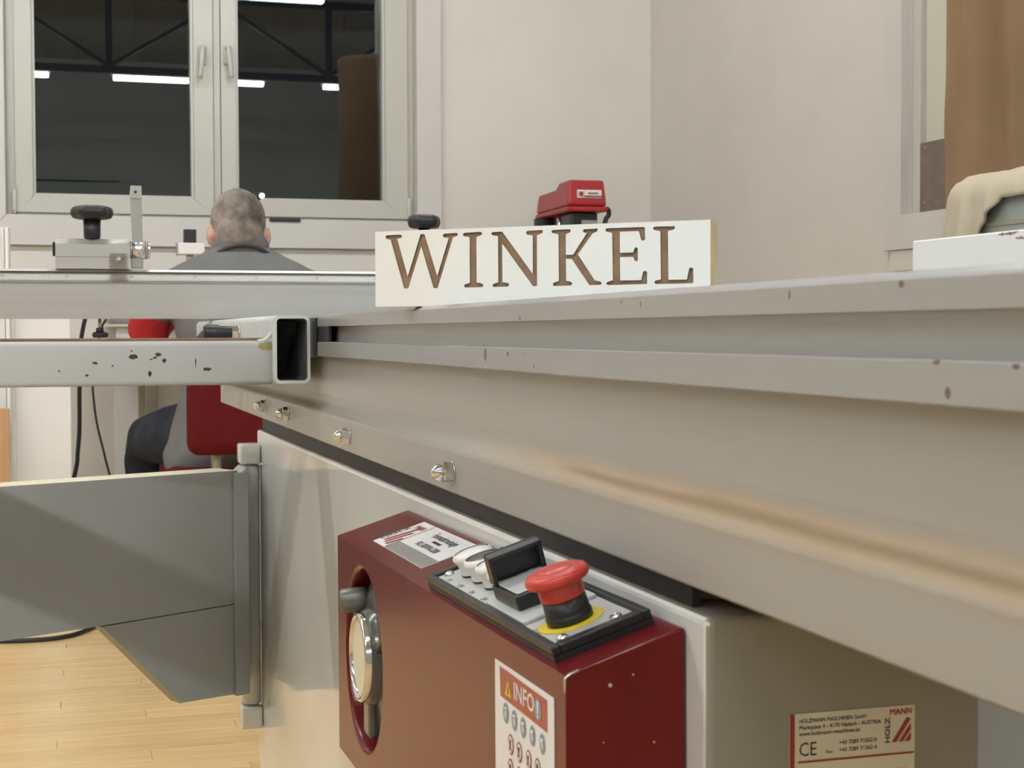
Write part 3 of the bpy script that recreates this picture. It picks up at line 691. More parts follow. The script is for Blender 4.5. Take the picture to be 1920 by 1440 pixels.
for (x, y, rx, rz) in ((250, 669, .0050, .0028), (297, 665, .0036, .0022), (290, 671, .0022, .0016), (308, 676, .0022, .0024), (283, 674, .0018, .0010), (281, 701, .0020, .0032), (389, 692, .0048, .0019), (178, 681, .0028, .0016), (367, 680, .0006, .0060), (211, 686, .0012, .0010), (111, 696, .0012, .0010), (247, 658, .0012, .0007), (163, 704, .002, .0012)):
    p = ony(x, y, ay); pts.append((p.x, p.y, p.z, rx, .02, rz))
spots(MATS['arm_paint'], pts, (.10, .055, .042), 500., .0030)
p = ony(500, 649, ay); spots(MATS['arm_paint'], [(p.x, p.y, p.z, .010, .02, .0052)], (.42, .36, .16), 420., .008)
az1, az0 = ony(260, 640, ay).z, ony(260, 724, ay).z
mb = MB(); q = rrect(ay, ay+.04, az0, az1, .006, 5); n = len(q)
mb.add([(-1.3, a, b) for a, b in q]+[(.2543, a, b) for a, b in q], [(i, (i+1) % n, n+(i+1) % n, n+i) for i in range(n)], 'arm_paint', True)
for xx in (-1.3, .2543): mb.add([(xx, a, b) for a, b in q], [tuple(range(n))], 'arm_paint')
# weld fillet at the joint
mb.tube([(.238, ay+.004, az1-.001), (.247, ay+.004, az1+.001), (.252, ay+.005, az1+.006), (.254, ay+.006, az1+.010)], .0026, 'arm_paint', 8)
mb.obj('arm_tube', og)
one('rear_bar', og, 'box', (-1.3, ay+.0405, az0+.02), (.2540, ay+.066, az1+.0035), 'rust_bar', bev=.002)
one('clamp_plate', og, 'box', (.2976, 1.772, zh(-.0285)), (.2998, 1.90, zh(.0178)), 'plastic_black', bev=.0006)
mb = MB(); mb.box((.3003, 1.70, zh(-.0098)), (.3040, 1.775, zh(.0075)), 'plastic_black', bev=.0006); mb.obj('slot_nut', og)
# clamping lever on the left face of the cross tube
lv = onx(449, 625, .2543); lv = V((.2543, lv.y, lv.z))
mb = MB(); ax = -X
mb.lathe(lv, ax, [(.0120, 0), (.0120, .0022)], 'steel', 24); mb.lathe(lv+ax*.0023, ax, [(.0105, 0), (.0105, .0085)], 'chrome', 6, smooth=False)
clv = mb.obj('lever_bolt', og)
mb = MB(); mb.lathe(lv+ax*.011, ax, [(.0098, 0), (.0102, .001), (.0102, .016), (.0120, .018), (.0125, .034), (.010, .038)], 'plastic_black', 24)
mb.tube([lv+ax*.036+Z*.001, lv+ax*.046+Z*-.004, lv+ax*.058+Z*-.016, lv+ax*.066+Z*-.026-Y*.004], .009, 'plastic_black', 12, rr=[.011, .0095, .0075, .0068])
mb.obj('clamp_lever', og)
# ============================================================ CROSSCUT FENCE
FYn = 2.55
cf = empty('crosscut_fence', (-.2, FYn, zh(.02)), 'silver aluminium crosscut fence with a ruler scale above the chipped arm', 'fence')
fz = lambda y, x=330: ony(x, y, FYn).z
zb_, zl0, zl1, zs1, zg1, zt_ = fz(597.5), fz(531), fz(526.5), fz(513.5), fz(510.5), fz(506)
fxl, fxr = ony(-420, 560, FYn).x, ony(900, 560, FYn).x
prof = [(0, zb_), (0, zl0-.0006), (-.0030, zl0), (-.0030, zl0+.0004), (.0010, zl1), (.0060, zs1), (.0046, zs1+.0002), (.0046, zs1+.0005), (.014, zs1+.0008), (.014, zg1), (-.0005, zg1+.0001), (.0032, zt_-.0002), (.0045, zt_), (.040, zt_), (.040, zb_)]
mb = MB(); mb.prism([(FYn+a, b) for a, b in prof], fxl, fxr, (V((0, 0, 0)), Y, Z, X), 'alu_fence'); mb.obj('fence_profile', cf)
tk = MB(); k = 0; xx = fxl+.02
def SC3(x, t): return V((x, FYn+.0010+.0050*t-.0002, zl1+(zs1-zl1)*t))
while xx < fxr:
    hgt = .0055 if k % 10 == 0 else (.0040 if k % 5 == 0 else .0026)
    kk = hgt/(zs1-zl1)*.95; tk.poly([SC3(xx-.00015, .05), SC3(xx+.00015, .05), SC3(xx+.00015, .05+kk), SC3(xx-.00015, .05+kk)], 'print_black')
    if k % 20 == 0: textmesh(str(max(0, 130-k//2)), .0048, (SC3(xx+.001, .42), X, V((0, .005, zs1-zl1)).normalized(), -Y), 0, tk, 'print_black')
    xx += .005; k += 1
tag(tk.obj('scale_markings', cf), kind='stuff')
one('end_plate', cf, 'box', (fxr+.0003, FYn+.001, zb_+.002), (fxr+.004, FYn+.039, zt_-.002), 'plastic_black', bev=.001)
# bolt and knob hanging under the fence
kp = ony(187, 598, FYn+.02)
mb = MB(); mb.cyl((kp.x, kp.y, zb_-.022), (kp.x, kp.y, zb_), .0026, None, 'steel_dull', 14); mb.obj('threaded_rod', cf)
def star_knob(c, R, h, mat, mb, seg=56, lobes=6):
    prof = [(R*.72, 0), (R*.90, h*.10), (R*.99, h*.35), (R, h*.60), (R*.93, h*.86), (R*.72, h), (R*.45, h*1.02), (.0005, h*1.02)]
    mb.lathe(c, Z, prof, mat, seg, lobes=(lobes, .055, R*.5))
mb = MB(); star_knob(V((kp.x, kp.y, zb_-.0305)), .0128, .0092, 'plastic_black', mb, lobes=5); mb.cyl((kp.x, kp.y, zb_-.0215), (kp.x, kp.y, zb_-.0145), .0064, .0058, 'plastic_black', 20); mb.obj('clamp_knob', cf)
# ============================================================ FLIP STOP on the fence
SY = FYn-.004
fp = lambda x, y: ony(x, y, SY)
fs_ = empty('flip_stop', (fp(175, 508).x, FYn+.015, zt_), 'aluminium flip stop with black star knob and upright lever on the fence', 'flip stop')
b0, b1 = fp(104.3, 507.5), fp(243.9, 447.6); gz = fp(175, 482).z
mb = MB()
sec = [(.0, zt_+.0003), (.0, gz-.0006), (.0012, gz-.0004), (.0012, gz+.0004), (0, gz+.0006), (0, b1.z-.0095), (.0035, b1.z-.0075), (.0100, b1.z-.0008), (.0130, b1.z), (.030, b1.z), (.034, b1.z-.004), (.034, zt_+.0003)]
mb.prism([(SY+a, b) for a, b in sec], b0.x, b1.x, (V((0, 0, 0)), Y, Z, X), 'alu_fence'); mb.obj('stop_body', fs_)
one('end_cap', fs_, 'box', (b0.x-.0042, SY+.004, fp(100, 479).z), (b0.x-.0002, SY+.030, fp(100, 453).z), 'plastic_black', bev=.0015)
kc = fp(173.4, 447)
kx, ky = kc.x, SY+.016
mb = MB(); pxm = (fp(213.3, 400).x-fp(132.8, 400).x)
mb.lathe(V((kx, ky, b1.z)), Z, [(.0118, 0), (.0122, .0012), (.0132, .0024), (.0136, fp(173, 411).z-b1.z)], 'plastic_black', 28)
star_knob(V((kx, ky, fp(173, 410).z)), pxm/2*.96, fp(173, 385).z-fp(173, 410).z, 'plastic_black', mb, lobes=6); mb.obj('star_knob', fs_)
# pivot and lever
pv0, pv1 = fp(244.8, 468), fp(285, 468); pr = (fp(265, 451).z-fp(265, 486).z)/2
mb = MB(); pz = pv0.z; py = SY+.013
mb.lathe(V((pv0.x, py, pz)), X, [(pr*.92, 0), (pr*.92, .0035)], 'steel_dull', 28)
mb.lathe(V((pv0.x+.0037, py, pz)), X, [(pr, 0), (pr, .0195)], 'alu_bright', 28)
mb.lathe(V((pv0.x+.0234, py, pz)), X, [(pr*.96, 0), (pr*.96, .0035)], 'steel_dull', 28)
mb.lathe(V((pv0.x+.0270, py, pz)), X, [(pr*.90, 0), (pr*.90, .0035), (pr*.8, .0045)], 'alu_bright', 28)
mb.obj('pivot', fs_)
l0, l1 = fp(245, 449), fp(265.5, 348.5)
mb = MB(); mb.prism([(l0.x+.0035, pz+pr*.7), (l1.x+.0015, pz+pr*.7), (l1.x, l1.z), (l0.x+.0018, l1.z), (l0.x, l1.z-.012)], py-.006, py+.006, (V((0, 0, 0)), X, Z, Y), 'steel_dull')
mb.box((l0.x+.0012, py-.0085, fp(250, 372).z), (l1.x, py+.0065, l1.z+.0006), 'alu_bright', bev=.0012)
mb.cyl((l0.x+.0085, py-.0087, fp(254, 359.5).z), (l0.x+.0085, py-.0080, fp(254, 359.5).z), .0023, None, 'rubber', 14)
mb.box((fp(246.5, 490).x, py-.006, zt_+.002), (fp(269, 490).x, py+.006, pz-pr*.7), 'steel_dull', bev=.001); mb.obj('lever', fs_)
c0, c1 = fp(205.7, 526), fp(238.3, 474.7)
mb = MB(); mb.box((c0.x, SY-.0036, c0.z), (c1.x, SY-.0012, c1.z), 'clear', bev=.0006); mb.obj('pointer_window', fs_)
sc_ = fp(222, 488)
mb = MB(); mb.lathe(V((sc_.x, SY-.0038, sc_.z)), -Y, [(.0056, 0), (.0056, .0008), (.0050, .0018), (.0024, .0028), (.0004, .0030)], 'steel_dull', 20); mb.obj('screw', fs_)
# second knob at the far end of the fence, above the sign
k2 = ony(795, 428, FYn+.015); r2 = (ony(826, 415, FYn).x-ony(765, 415, FYn).x)/2
ek = empty('end_stop', (k2.x, FYn+.018, zt_), 'black star knob on a small stop block peeking above the sign', 'stop block')
mb = MB(); mb.box((k2.x-.035, FYn+.002, zt_+.0003), (k2.x+.035, FYn+.036, zt_+.040), 'alu_fence', bev=.002); mb.obj('stop_block', ek)
mb = MB(); mb.cyl((k2.x, k2.y, zt_+.0403), (k2.x, k2.y, k2.z), .0095, None, 'plastic_black', 24); star_knob(V((k2.x, k2.y, k2.z-.0005)), r2*.96, ony(795, 402, FYn).z-ony(795, 427, FYn).z, 'plastic_black', mb, lobes=6); mb.obj('star_knob', ek)
# ============================================================ SWING ARM
dirA = V((-.885, -.465, 0)).normalized(); nA = V((dirA.y, -dirA.x, 0)); nA = nA if nA.dot(V((-.3, -1, 0))) > 0 else -nA
HA = onx(457, 900, .270)
sa = empty('swing_arm', (HX, HY, .35), 'flat grey swing arm reaching out from the cabinet hinge below the outrigger', 'swing arm')
def av(x, y): p = onp(x, y, HA, nA)-HA; return (p.dot(dirA), p.z)
O_ = HA.copy(); SF = (O_, dirA, Z, -nA)
tl = av(-60, 917); tr = av(445, 882); sr = av(445, 1131); sl = av(194, 1173); bl = av(-60, 1212)
g1_, g2_ = av(340, 1318), av(445, 1301)
TH = .055
def arm_poly(pts, name, d0=0., d1=TH, top='arm_top', low='arm_edge'):
    mb = MB(); n = len(pts); lo = [SF[0]+SF[1]*a+SF[2]*b+SF[3]*d0 for a, b in pts]; hi = [SF[0]+SF[1]*a+SF[2]*b+SF[3]*d1 for a, b in pts]
    tri = tessellate_polygon([[V((a, b, 0)) for a, b in pts]])
    mb.add(lo, [tuple(t) for t in tri], 'arm_grey'); mb.add(hi, [tuple(t) for t in tri], 'arm_grey')
    for i in range(n):
        j = (i+1) % n; mt = 'arm_grey'
        if i == 0: mt = top
        if i == 3 and low: mt = low
        mb.add([lo[i], lo[j], hi[j], hi[i]], [(0, 1, 2, 3)], mt)
    return mb.obj(name, sa)
arm_poly([tr, tl, bl, (sl[0], sl[1]), sr], 'arm_beam', low=None)
e = .0015
arm_poly([(sr[0], sr[1]-e), (sl[0], sl[1]-e), (g1_[0]+.0005, g1_[1]+.0005), g1_, g2_], 'gusset', 0.0, .026, top='arm_grey', low=None)
mb = MB()
ps = [(sl[0], sl[1]-e-.0003), g1_]
d_ = V((ps[1][0]-ps[0][0], ps[1][1]-ps[0][1])); nn = V((d_.y, -d_.x)).normalized(); nn = nn if nn.x > 0 else -nn
qs = [ps[0], ps[1], (ps[1][0]+nn.x*.0012, ps[1][1]+nn.y*.0012), (ps[0][0]+nn.x*.0012, ps[0][1]+nn.y*.0012)]
mb.prism(qs, 0, .026, SF, 'arm_edge'); mb.obj('gusset_edge', sa)  # tan colour paints in the floor reflected by the grey edge
# end strip beside the hinge and pivot post
e0, e1 = av(447, 886), av(447, 1303)
mb = MB(); mb.box((-.004, e1[1], -.006), (e0[0]+.010, e0[1], -.0004), 'arm_grey', bev=.001, fr=SF); mb.obj('end_strip', sa)
pa_, pb_ = hpx(468, 872), hpx(468, 1317)
mb = MB(); mb.lathe(V((HX, HY, pb_.z)), Z, [(.0135, 0), (.0145, .001), (.0145, pa_.z-pb_.z-.001), (.0135, pa_.z-pb_.z)], 'grey_paint', 20); mb.obj('pivot_post', sa)
mb = MB(); p0 = HA+dirA*0; mb.add([tuple(q) for q in [V((HX, HY, e1[1]+HA.z))-nA*.004, HA+V((0, 0, e1[1]))-nA*.004, HA+V((0, 0, e0[1]))-nA*.004, V((HX, HY, e0[1]+HA.z))-nA*.004, V((HX, HY, e1[1]+HA.z))-nA*.03, HA+V((0, 0, e1[1]))-nA*.03, HA+V((0, 0, e0[1]))-nA*.03, V((HX, HY, e0[1]+HA.z))-nA*.03]], [(0, 1, 2, 3), (4, 5, 6, 7), (0, 1, 5, 4), (3, 2, 6, 7), (0, 3, 7, 4), (1, 2, 6, 5)], 'grey_paint'); mb.obj('hinge_leaf', sa)
# ============================================================ THE SIGN
GLY = {
'W':[(10.4,59.6),(10.8,60.6),(12.2,60.9),(24.6,61.0),(26.0,60.6),(26.5,59.5),(25.9,58.3),(21.8,57.5),(31.9,25.3),(44.3,60.4),(45.2,60.8),(47.6,60.9),(48.5,60.2),(60.3,25.0),(71.4,56.9),(67.1,57.4),(65.8,58.5),(66.0,59.9),(67.3,60.5),(78.0,60.9),(79.6,60.5),(80.1,59.4),(79.3,58.3),(75.5,57.4),(60.9,15.9),(60.1,15.2),(57.5,15.1),(56.6,15.7),(45.1,50.5),(32.6,16.0),(31.8,15.3),(29.4,15.2),(28.2,15.9),(15.3,57.0),(11.8,57.8),(10.7,58.4)],
'I':[(84.9,59.1),(85.3,60.3),(86.7,60.7),(101.1,61.0),(102.3,60.6),(102.8,59.7),(102.3,58.5),(97.4,56.9),(97.5,19.3),(102.0,18.4),(103.5,17.5),(103.5,16.2),(102.3,15.3),(87.9,15.2),(86.2,15.5),(85.7,16.7),(86.5,17.8),(91.1,19.1),(91.0,56.9),(86.1,57.9),(85.2,58.4)],
'N':[(111.3,59.5),(111.8,60.2),(112.9,60.5),(121.3,60.6),(148.9,25.3),(148.9,56.6),(143.9,57.4),(142.9,58.5),(143.2,60.0),(144.4,60.5),(156.4,60.8),(157.7,60.4),(158.0,59.3),(157.4,58.2),(152.7,56.6),(152.7,16.1),(152.2,15.5),(149.5,15.3),(148.6,15.9),(121.2,50.9),(121.3,19.0),(125.9,18.5),(127.3,17.5),(127.3,16.3),(126.0,15.4),(114.1,15.3),(112.6,15.6),(112.2,16.8),(113.0,17.7),(117.5,19.0),(117.4,56.9),(112.6,57.9),(111.5,58.5)],
'K':[(165.8,59.3),(166.3,60.2),(167.5,60.5),(181.1,60.7),(182.4,60.3),(182.6,59.3),(182.1,58.2),(178.3,56.7),(178.3,40.2),(184.6,40.0),(196.9,57.3),(194.6,57.5),(193.5,58.4),(193.5,59.6),(194.6,60.3),(203.8,60.3),(204.8,60.7),(205.9,60.3),(206.1,59.0),(205.3,57.9),(201.8,56.7),(188.9,40.2),(203.5,19.1),(208.1,18.2),(209.4,17.3),(209.4,16.1),(208.1,15.5),(198.9,15.4),(183.6,36.7),(178.4,36.9),(178.6,19.4),(182.6,18.3),(183.8,17.5),(183.6,16.1),(182.3,15.4),(168.4,15.2),(167.0,15.6),(166.7,16.8),(167.4,17.8),(172.1,19.3),(171.8,56.9),(167.0,57.9),(166.0,58.4)],
'E':[(212.8,59.1),(213.2,60.1),(214.3,60.4),(245.2,60.4),(246.0,60.1),(246.3,59.2),(246.5,50.9),(245.8,50.0),(244.5,49.7),(243.3,50.3),(241.2,57.3),(225.1,57.3),(225.2,40.6),(236.4,40.6),(237.6,43.8),(238.4,44.6),(239.7,44.4),(240.3,43.5),(240.3,34.5),(239.9,33.8),(238.9,33.6),(237.8,34.2),(236.3,37.1),(225.2,37.1),(225.4,18.7),(243.2,18.6),(244.7,25.1),(245.6,25.8),(247.1,25.7),(248.1,25.0),(248.2,16.2),(247.5,15.5),(215.2,15.2),(213.9,15.7),(213.5,16.8),(214.3,17.6),(219.1,19.0),(218.6,56.6),(213.7,57.8),(212.9,58.3)],
'L':[(253.2,58.9),(253.6,60.0),(254.9,60.4),(269.4,60.2),(270.1,60.5),(271.1,59.9),(271.1,58.5),(270.3,57.7),(265.5,56.5),(265.9,18.5),(281.1,18.4),(282.8,26.4),(283.5,27.5),(285.2,27.6),(286.3,26.8),(286.4,16.3),(285.7,15.5),(256.1,15.3),(254.6,15.9),(254.3,17.0),(255.1,18.0),(259.6,19.0),(259.2,56.6),(254.4,57.7),(253.4,58.2)]}
SO = V((.2701, 1.2983, ZC+.0223)); SU = V((.7366, -.6763, 0)).normalized(); SN = V((-.6763, -.7366, 0)).normalized()
SL, SH, STH = .3002, .0643, .017
def S3(a, b, d=0.): return SO+SU*a+Z*b+SN*d
sg = empty('sign', SO+SU*(SL/2), 'white wooden sign with WINKEL engraved in brown serif letters', 'sign')
from mathutils.geometry import delaunay_2d_cdt
pts = [V((0, 0)), V((SL, 0)), V((SL, SH)), V((0, SH))]; edges = [(0, 1), (1, 2), (2, 3), (3, 0)]
loops = []
for ch, g in GLY.items():
    g = [(a/1000, b/1000) for a, b in g]; i0 = len(pts); pts += [V(p) for p in g]
    edges += [(i0+i, i0+(i+1) % len(g)) for i in range(len(g))]; loops.append(g)
vo, eo, fo, *_ = delaunay_2d_cdt(pts, edges, [], 1, 1e-7)
def inside(p, poly):
    c = False; n = len(poly)
    for i in range(n):
        a, b = poly[i], poly[i-1]
        if (a[1] > p[1]) != (b[1] > p[1]) and p[0] < (b[0]-a[0])*(p[1]-a[1])/(b[1]-a[1])+a[0]: c = not c
    return c
front = []
for f in fo:
    c = (sum(vo[i][0] for i in f)/len(f), sum(vo[i][1] for i in f)/len(f))
    if not any(inside(c, l) for l in loops): front.append(tuple(f))
mb = MB(); mb.add([S3(p[0], p[1]) for p in vo], front, 'sign_white')
c8 = [S3(0, 0), S3(SL, 0), S3(SL, SH), S3(0, SH)]; k8 = [p-SN*STH for p in c8]
for i in range(4): j = (i+1) % 4; mb.add([c8[i], c8[j], k8[j], k8[i]], [(0, 1, 2, 3)], 'mdf_edge')
mb.add(k8, [(0, 1, 2, 3)], 'sign_white'); mb.obj('board', sg, noflip=True)
for l in loops:
    mb = MB(); n = len(l); dp = .0021
    cx_ = sum(a for a, b in l)/n; cy_ = sum(b for a, b in l)/n
    # slightly sloping groove walls and a flat floor
    lo = [S3(a, b, -.0001) for a, b in l]; hi = [S3(a, b, -dp) for a, b in l]
    mb.add(lo+hi, [(i, (i+1) % n, n+(i+1) % n, n+i) for i in range(n)], 'engrave')
    mb.add(hi, [tuple(t) for t in tessellate_polygon([[V((a, b, 0)) for a, b in l]])], 'engrave'); mb.obj('engraved_letter', sg)
# white board lying on the sliding table at the right
wb = .500; t0 = onx(1710.5, 452, wb); 
M('board_marked', (.80, .80, .77), .4)
q = [onx(1893, 438, wb), onx(1900, 436, wb), onx(1880, 439, wb), onx(1912, 446, wb)]
spots(MATS['board_marked'], [(p.x, p.y, p.z, .004, .0045, .0007) for p in q], (.25, .17, .15), 700., .003)
mb = MB(); mb.box((wb, -.2, ZC+.0224), (.60, t0.y, t0.z), 'board_marked', bev=.0008, seg=1)
tag(mb.obj('white_board'), 'thick white board with brown scuffs lying on the sliding table', 'board')
# ============================================================ PERSON
P0 = ond(456, 640, 4.32); PX, PY = P0.x, P0.y
def B3(x, y, z): return V((PX+x, PY+y, z))
def ell(mb, c, r, rot=None, n=20, m=12, mat='skin'):
    vs = []; fs = []
    for j in range(m+1):
        th = math.pi*j/m
        for i in range(n):
            ph = 2*math.pi*i/n; p = V((r[0]*math.sin(th)*math.cos(ph), r[1]*math.sin(th)*math.sin(ph), r[2]*math.cos(th)))
            vs.append(V(c)+(rot @ p if rot else p))
    for j in range(m):
        for i in range(n): k = (i+1) % n; fs.append((j*n+i, j*n+k, (j+1)*n+k, (j+1)*n+i))
    mb.add(vs, fs, mat, True)
def limb(mb, pts, mat, seg=16):
    """tapering limb with round ends: pts = (point, radius)"""
    P = [V(p) for p, r in pts]; R = [r for p, r in pts]
    a = (P[0]-P[1]).normalized(); b = (P[-1]-P[-2]).normalized()
    P = [P[0]+a*R[0]*.9, P[0]+a*R[0]*.55]+P+[P[-1]+b*R[-1]*.55, P[-1]+b*R[-1]*.9]; R = [R[0]*.25, R[0]*.75]+R+[R[-1]*.75, R[-1]*.25]
    mb.tube(P, 0, mat, seg, rr=R)
def torso(mb, rings, mat, n=28):
    vs = []; fs = []
    for (x, y, z, rx, ry) in rings:
        for i in range(n):
            t = 2*math.pi*i/n; c, s = math.cos(t), math.sin(t)
            e_ = 2/2.5; vs.append(B3(x+rx*math.copysign(abs(c)**e_, c), y+ry*math.copysign(abs(s)**e_, s), z))
    m = len(rings)
    for j in range(m-1):
        for i in range(n): k = (i+1) % n; fs.append((j*n+i, j*n+k, (j+1)*n+k, (j+1)*n+i))
    fs.append(tuple(range(n))[::-1]); fs.append(tuple(range((m-1)*n, m*n))); mb.add(vs, fs, mat, True)
def remesh(mb, name, parent, vox, mat, smooth=4, disp=None):
    o = mb.obj(name); md = o.modifiers.new('r', 'REMESH'); md.mode = 'VOXEL'; md.voxel_size = vox
    sm = o.modifiers.new('s', 'SMOOTH'); sm.iterations = smooth; sm.factor = .5
    dg = bpy.context.evaluated_depsgraph_get(); dg.update()
    me = bpy.data.meshes.new_from_object(o.evaluated_get(dg)); old = o.data; o.modifiers.clear(); o.data = me; bpy.data.meshes.remove(old)
    me.materials.clear(); me.materials.append(MATS[mat])
    for v in me.vertices:
        if disp: v.co += v.normal*disp(v.co)
    for p in me.polygons: p.use_smooth = True
    me.update()
    if parent: par(o, parent)
    o.name = name
    return o
RH = Matrix.Rotation(math.radians(-24), 3, 'X')          # head bowed forward
hc_ = B3(-.003, .075, 1.128)
def H3(x, y, z): return hc_+RH @ V((x, y, z))
trs = [(0, .02, .475, .165, .125), (0, .02, .53, .185, .135), (0, .01, .60, .180, .130), (0, 0, .72, .170, .115), (0, .0, .84, .186, .118), (0, .01, .92, .205, .115), (0, .02, .965, .215, .108), (0, .025, .995, .215, .098), (0, .03, 1.018, .196, .085), (0, .035, 1.045, .146, .075), (0, .045, 1.075, .092, .068), (0, .05, 1.09, .070, .060)]
# arms: shoulder, elbow, wrist
ARM = {-1: [(B3(-.195, .02, .962), .058), (B3(-.232, .02, .915), .058), (B3(-.255, .06, .855), .052), (B3(-.240, .19, .848), .045), (B3(-.175, .34, .900), .034)],
       1: [(B3(.195, .02, .962), .058), (B3(.232, .02, .915), .058), (B3(.255, .06, .845), .052), (B3(.230, .19, .845), .045), (B3(.130, .34, .900), .034)]}
LEG = {-1: [(B3(-.105, .03, .545), .098), (B3(-.165, .16, .545), .088), (B3(-.235, .36, .525), .066), (B3(-.245, .44, .46), .060), (B3(-.24, .40, .28), .056), (B3(-.235, .36, .10), .042)],
       1: [(B3(.105, .03, .545), .098), (B3(.150, .16, .545), .088), (B3(.19, .36, .525), .066), (B3(.20, .44, .46), .060), (B3(.20, .40, .28), .056), (B3(.20, .36, .10), .042)]}
bd = MB()
ell(bd, hc_+RH @ V((0, 0, .015)), (.0755, .094, .098), RH); ell(bd, H3(0, .045, -.055), (.056, .058, .062), RH)        # skull, jaw
ell(bd, H3(0, .100, -.018), (.013, .020, .024), RH, 12, 8); ell(bd, H3(0, .085, .018), (.052, .016, .012), RH, 14, 8)       # nose, brow
ell(bd, H3(0, .095, -.060), (.024, .012, .007), RH, 12, 8); ell(bd, H3(0, .088, -.088), (.022, .018, .014), RH, 12, 8)      # lips, chin
for s in (-1, 1):
    ell(bd, H3(s*.080, -.008, -.018), (.010, .020, .031), RH @ Matrix.Rotation(s*.35, 3, 'Z'), 14, 10)
limb(bd, [(B3(0, .045, 1.02), .060), (B3(0, .06, 1.07), .057), (H3(0, 0, -.06), .058)], 'skin')
torso(bd, [(x, y, z, rx*.93, ry*.92) for x, y, z, rx, ry in trs], 'skin')
for s in (-1, 1):
    limb(bd, [(p, r*.82) for p, r in ARM[s]], 'skin'); limb(bd, [(p, r*.9) for p, r in LEG[s]], 'skin')
    ell(bd, B3(LEG[s][-1][0].x-PX, .40, .045), (.036, .10, .032))
    # hand: palm, four fingers of different length, thumb from the side of the palm
    wp = ARM[s][-1][0]; fwd = (V((-s*.5, 1, -.12))).normalized(); side = fwd.cross(Z).normalized()*(-s); upn = side.cross(fwd)*(s if s > 0 else s)
    upn = Z-fwd*Z.dot(fwd); upn.normalize()
    rot = Matrix((side, fwd, upn)).transposed()
    pc_ = wp+fwd*.065; ell(bd, pc_, (.040, .050, .015), rot, 16, 10)
    for k, (off, ln) in enumerate(((-.030, .058), (-.011, .070), (.009, .074), (.028, .066))):
        b_ = pc_+fwd*.040+side*off
        limb(bd, [(b_-fwd*.02, .0095), (b_+fwd*ln*.45+upn*.004, .0090), (b_+fwd*ln*.75-upn*.010, .0082), (b_+fwd*ln*.92-upn*.026, .0075)], 'skin', 10)
    b_ = pc_-fwd*.018+side*.030
    limb(bd, [(b_, .012), (b_+side*.022+fwd*.018, .0105), (b_+side*.030+fwd*.044-upn*.008, .009)], 'skin', 10)
body = remesh(bd, 'person', None, .0065, 'skin', 2)
tag(body, 'person with short grey hair in a grey jacket, seated facing the window', 'person')
hr_ = MB(); ell(hr_, H3(0, -.016, .028), (.0785, .0905, .092), RH, 28, 18); ell(hr_, H3(0, -.045, -.03), (.066, .058, .058), RH, 24, 14)
tag(remesh(hr_, 'hair', body, .005, 'hair', 3, lambda c: .0012*noise.noise(c*60)), 'short cropped mottled grey hair')
hm = MATS['hair']; nt = hm.node_tree; NN = nt.nodes; LL = nt.links
tc = NN.new('ShaderNodeTexCoord'); nz = NN.new('ShaderNodeTexNoise'); nz.inputs['Scale'].default_value = 28; nz.inputs['Detail'].default_value = 5; LL.new(tc.outputs['Object'], nz.inputs['Vector'])
sx_ = NN.new('ShaderNodeVectorMath'); sx_.operation = 'SUBTRACT'; LL.new(tc.outputs['Object'], sx_.inputs[0]); sx_.inputs[1].default_value = tuple(hc_+V((.020, -.05, .045)))
dv = NN.new('ShaderNodeVectorMath'); dv.operation = 'DIVIDE'; LL.new(sx_.outputs[0], dv.inputs[0]); dv.inputs[1].default_value = (.095, .20, .110)
ln_ = NN.new('ShaderNodeVectorMath'); ln_.operation = 'LENGTH'; LL.new(dv.outputs[0], ln_.inputs[0])
ma = NN.new('ShaderNodeMath'); ma.operation = 'MULTIPLY_ADD'; LL.new(nz.outputs['Fac'], ma.inputs[0]); ma.inputs[1].default_value = 1.5; LL.new(ln_.outputs['Value'], ma.inputs[2])
rp = NN.new('ShaderNodeValToRGB'); LL.new(ma.outputs[0], rp.inputs['Fac']); mr = NN.new('ShaderNodeMapRange'); LL.new(ma.outputs[0], mr.inputs['Value']); mr.inputs['From Min'].default_value = 1.0; mr.inputs['From Max'].default_value = 2.15; LL.new(mr.outputs[0], rp.inputs['Fac'])
rp.color_ramp.elements[0].color = (.085, .072, .062, 1); rp.color_ramp.elements[1].color = (.46, .385, .335, 1)
LL.new(rp.outputs['Color'], NN['Principled BSDF'].inputs['Base Color'])
for s in (-1, 1):
    e_ = MB(); ell(e_, H3(s*.030, .088, .0), (.011, .009, .009), RH, 14, 10, 'eye'); e_.obj('eye', body)
jk = MB(); torso(jk, [(x, y, z, rx*1.0, ry*1.0) for x, y, z, rx, ry in trs], 'jacket')
torso(jk, [(-.01, .0, .462, .205, .150), (-.01, .0, .50, .215, .158), (-.005, .0, .57, .200, .145), (0, 0, .66, .180, .125)], 'jacket')
for s in (-1, 1):
    limb(jk, [(ARM[s][0][0]-X*s*.06+Z*.02, .052), ARM[s][0], (ARM[s][1][0], ARM[s][1][1]*1.02)], 'jacket')
    limb(jk, [(B3(s*.05, .04, 1.03), .050), (B3(s*.11, .03, 1.005), .046), (B3(s*.175, .02, .975), .046)], 'jacket')
def wr(c): return .0045*noise.noise(V((c.x*9, c.y*9, c.z*14)))+.002*noise.noise(c*30)
jko = remesh(jk, 'jacket', body, .008, 'jacket', 4, wr)
cl = MB()
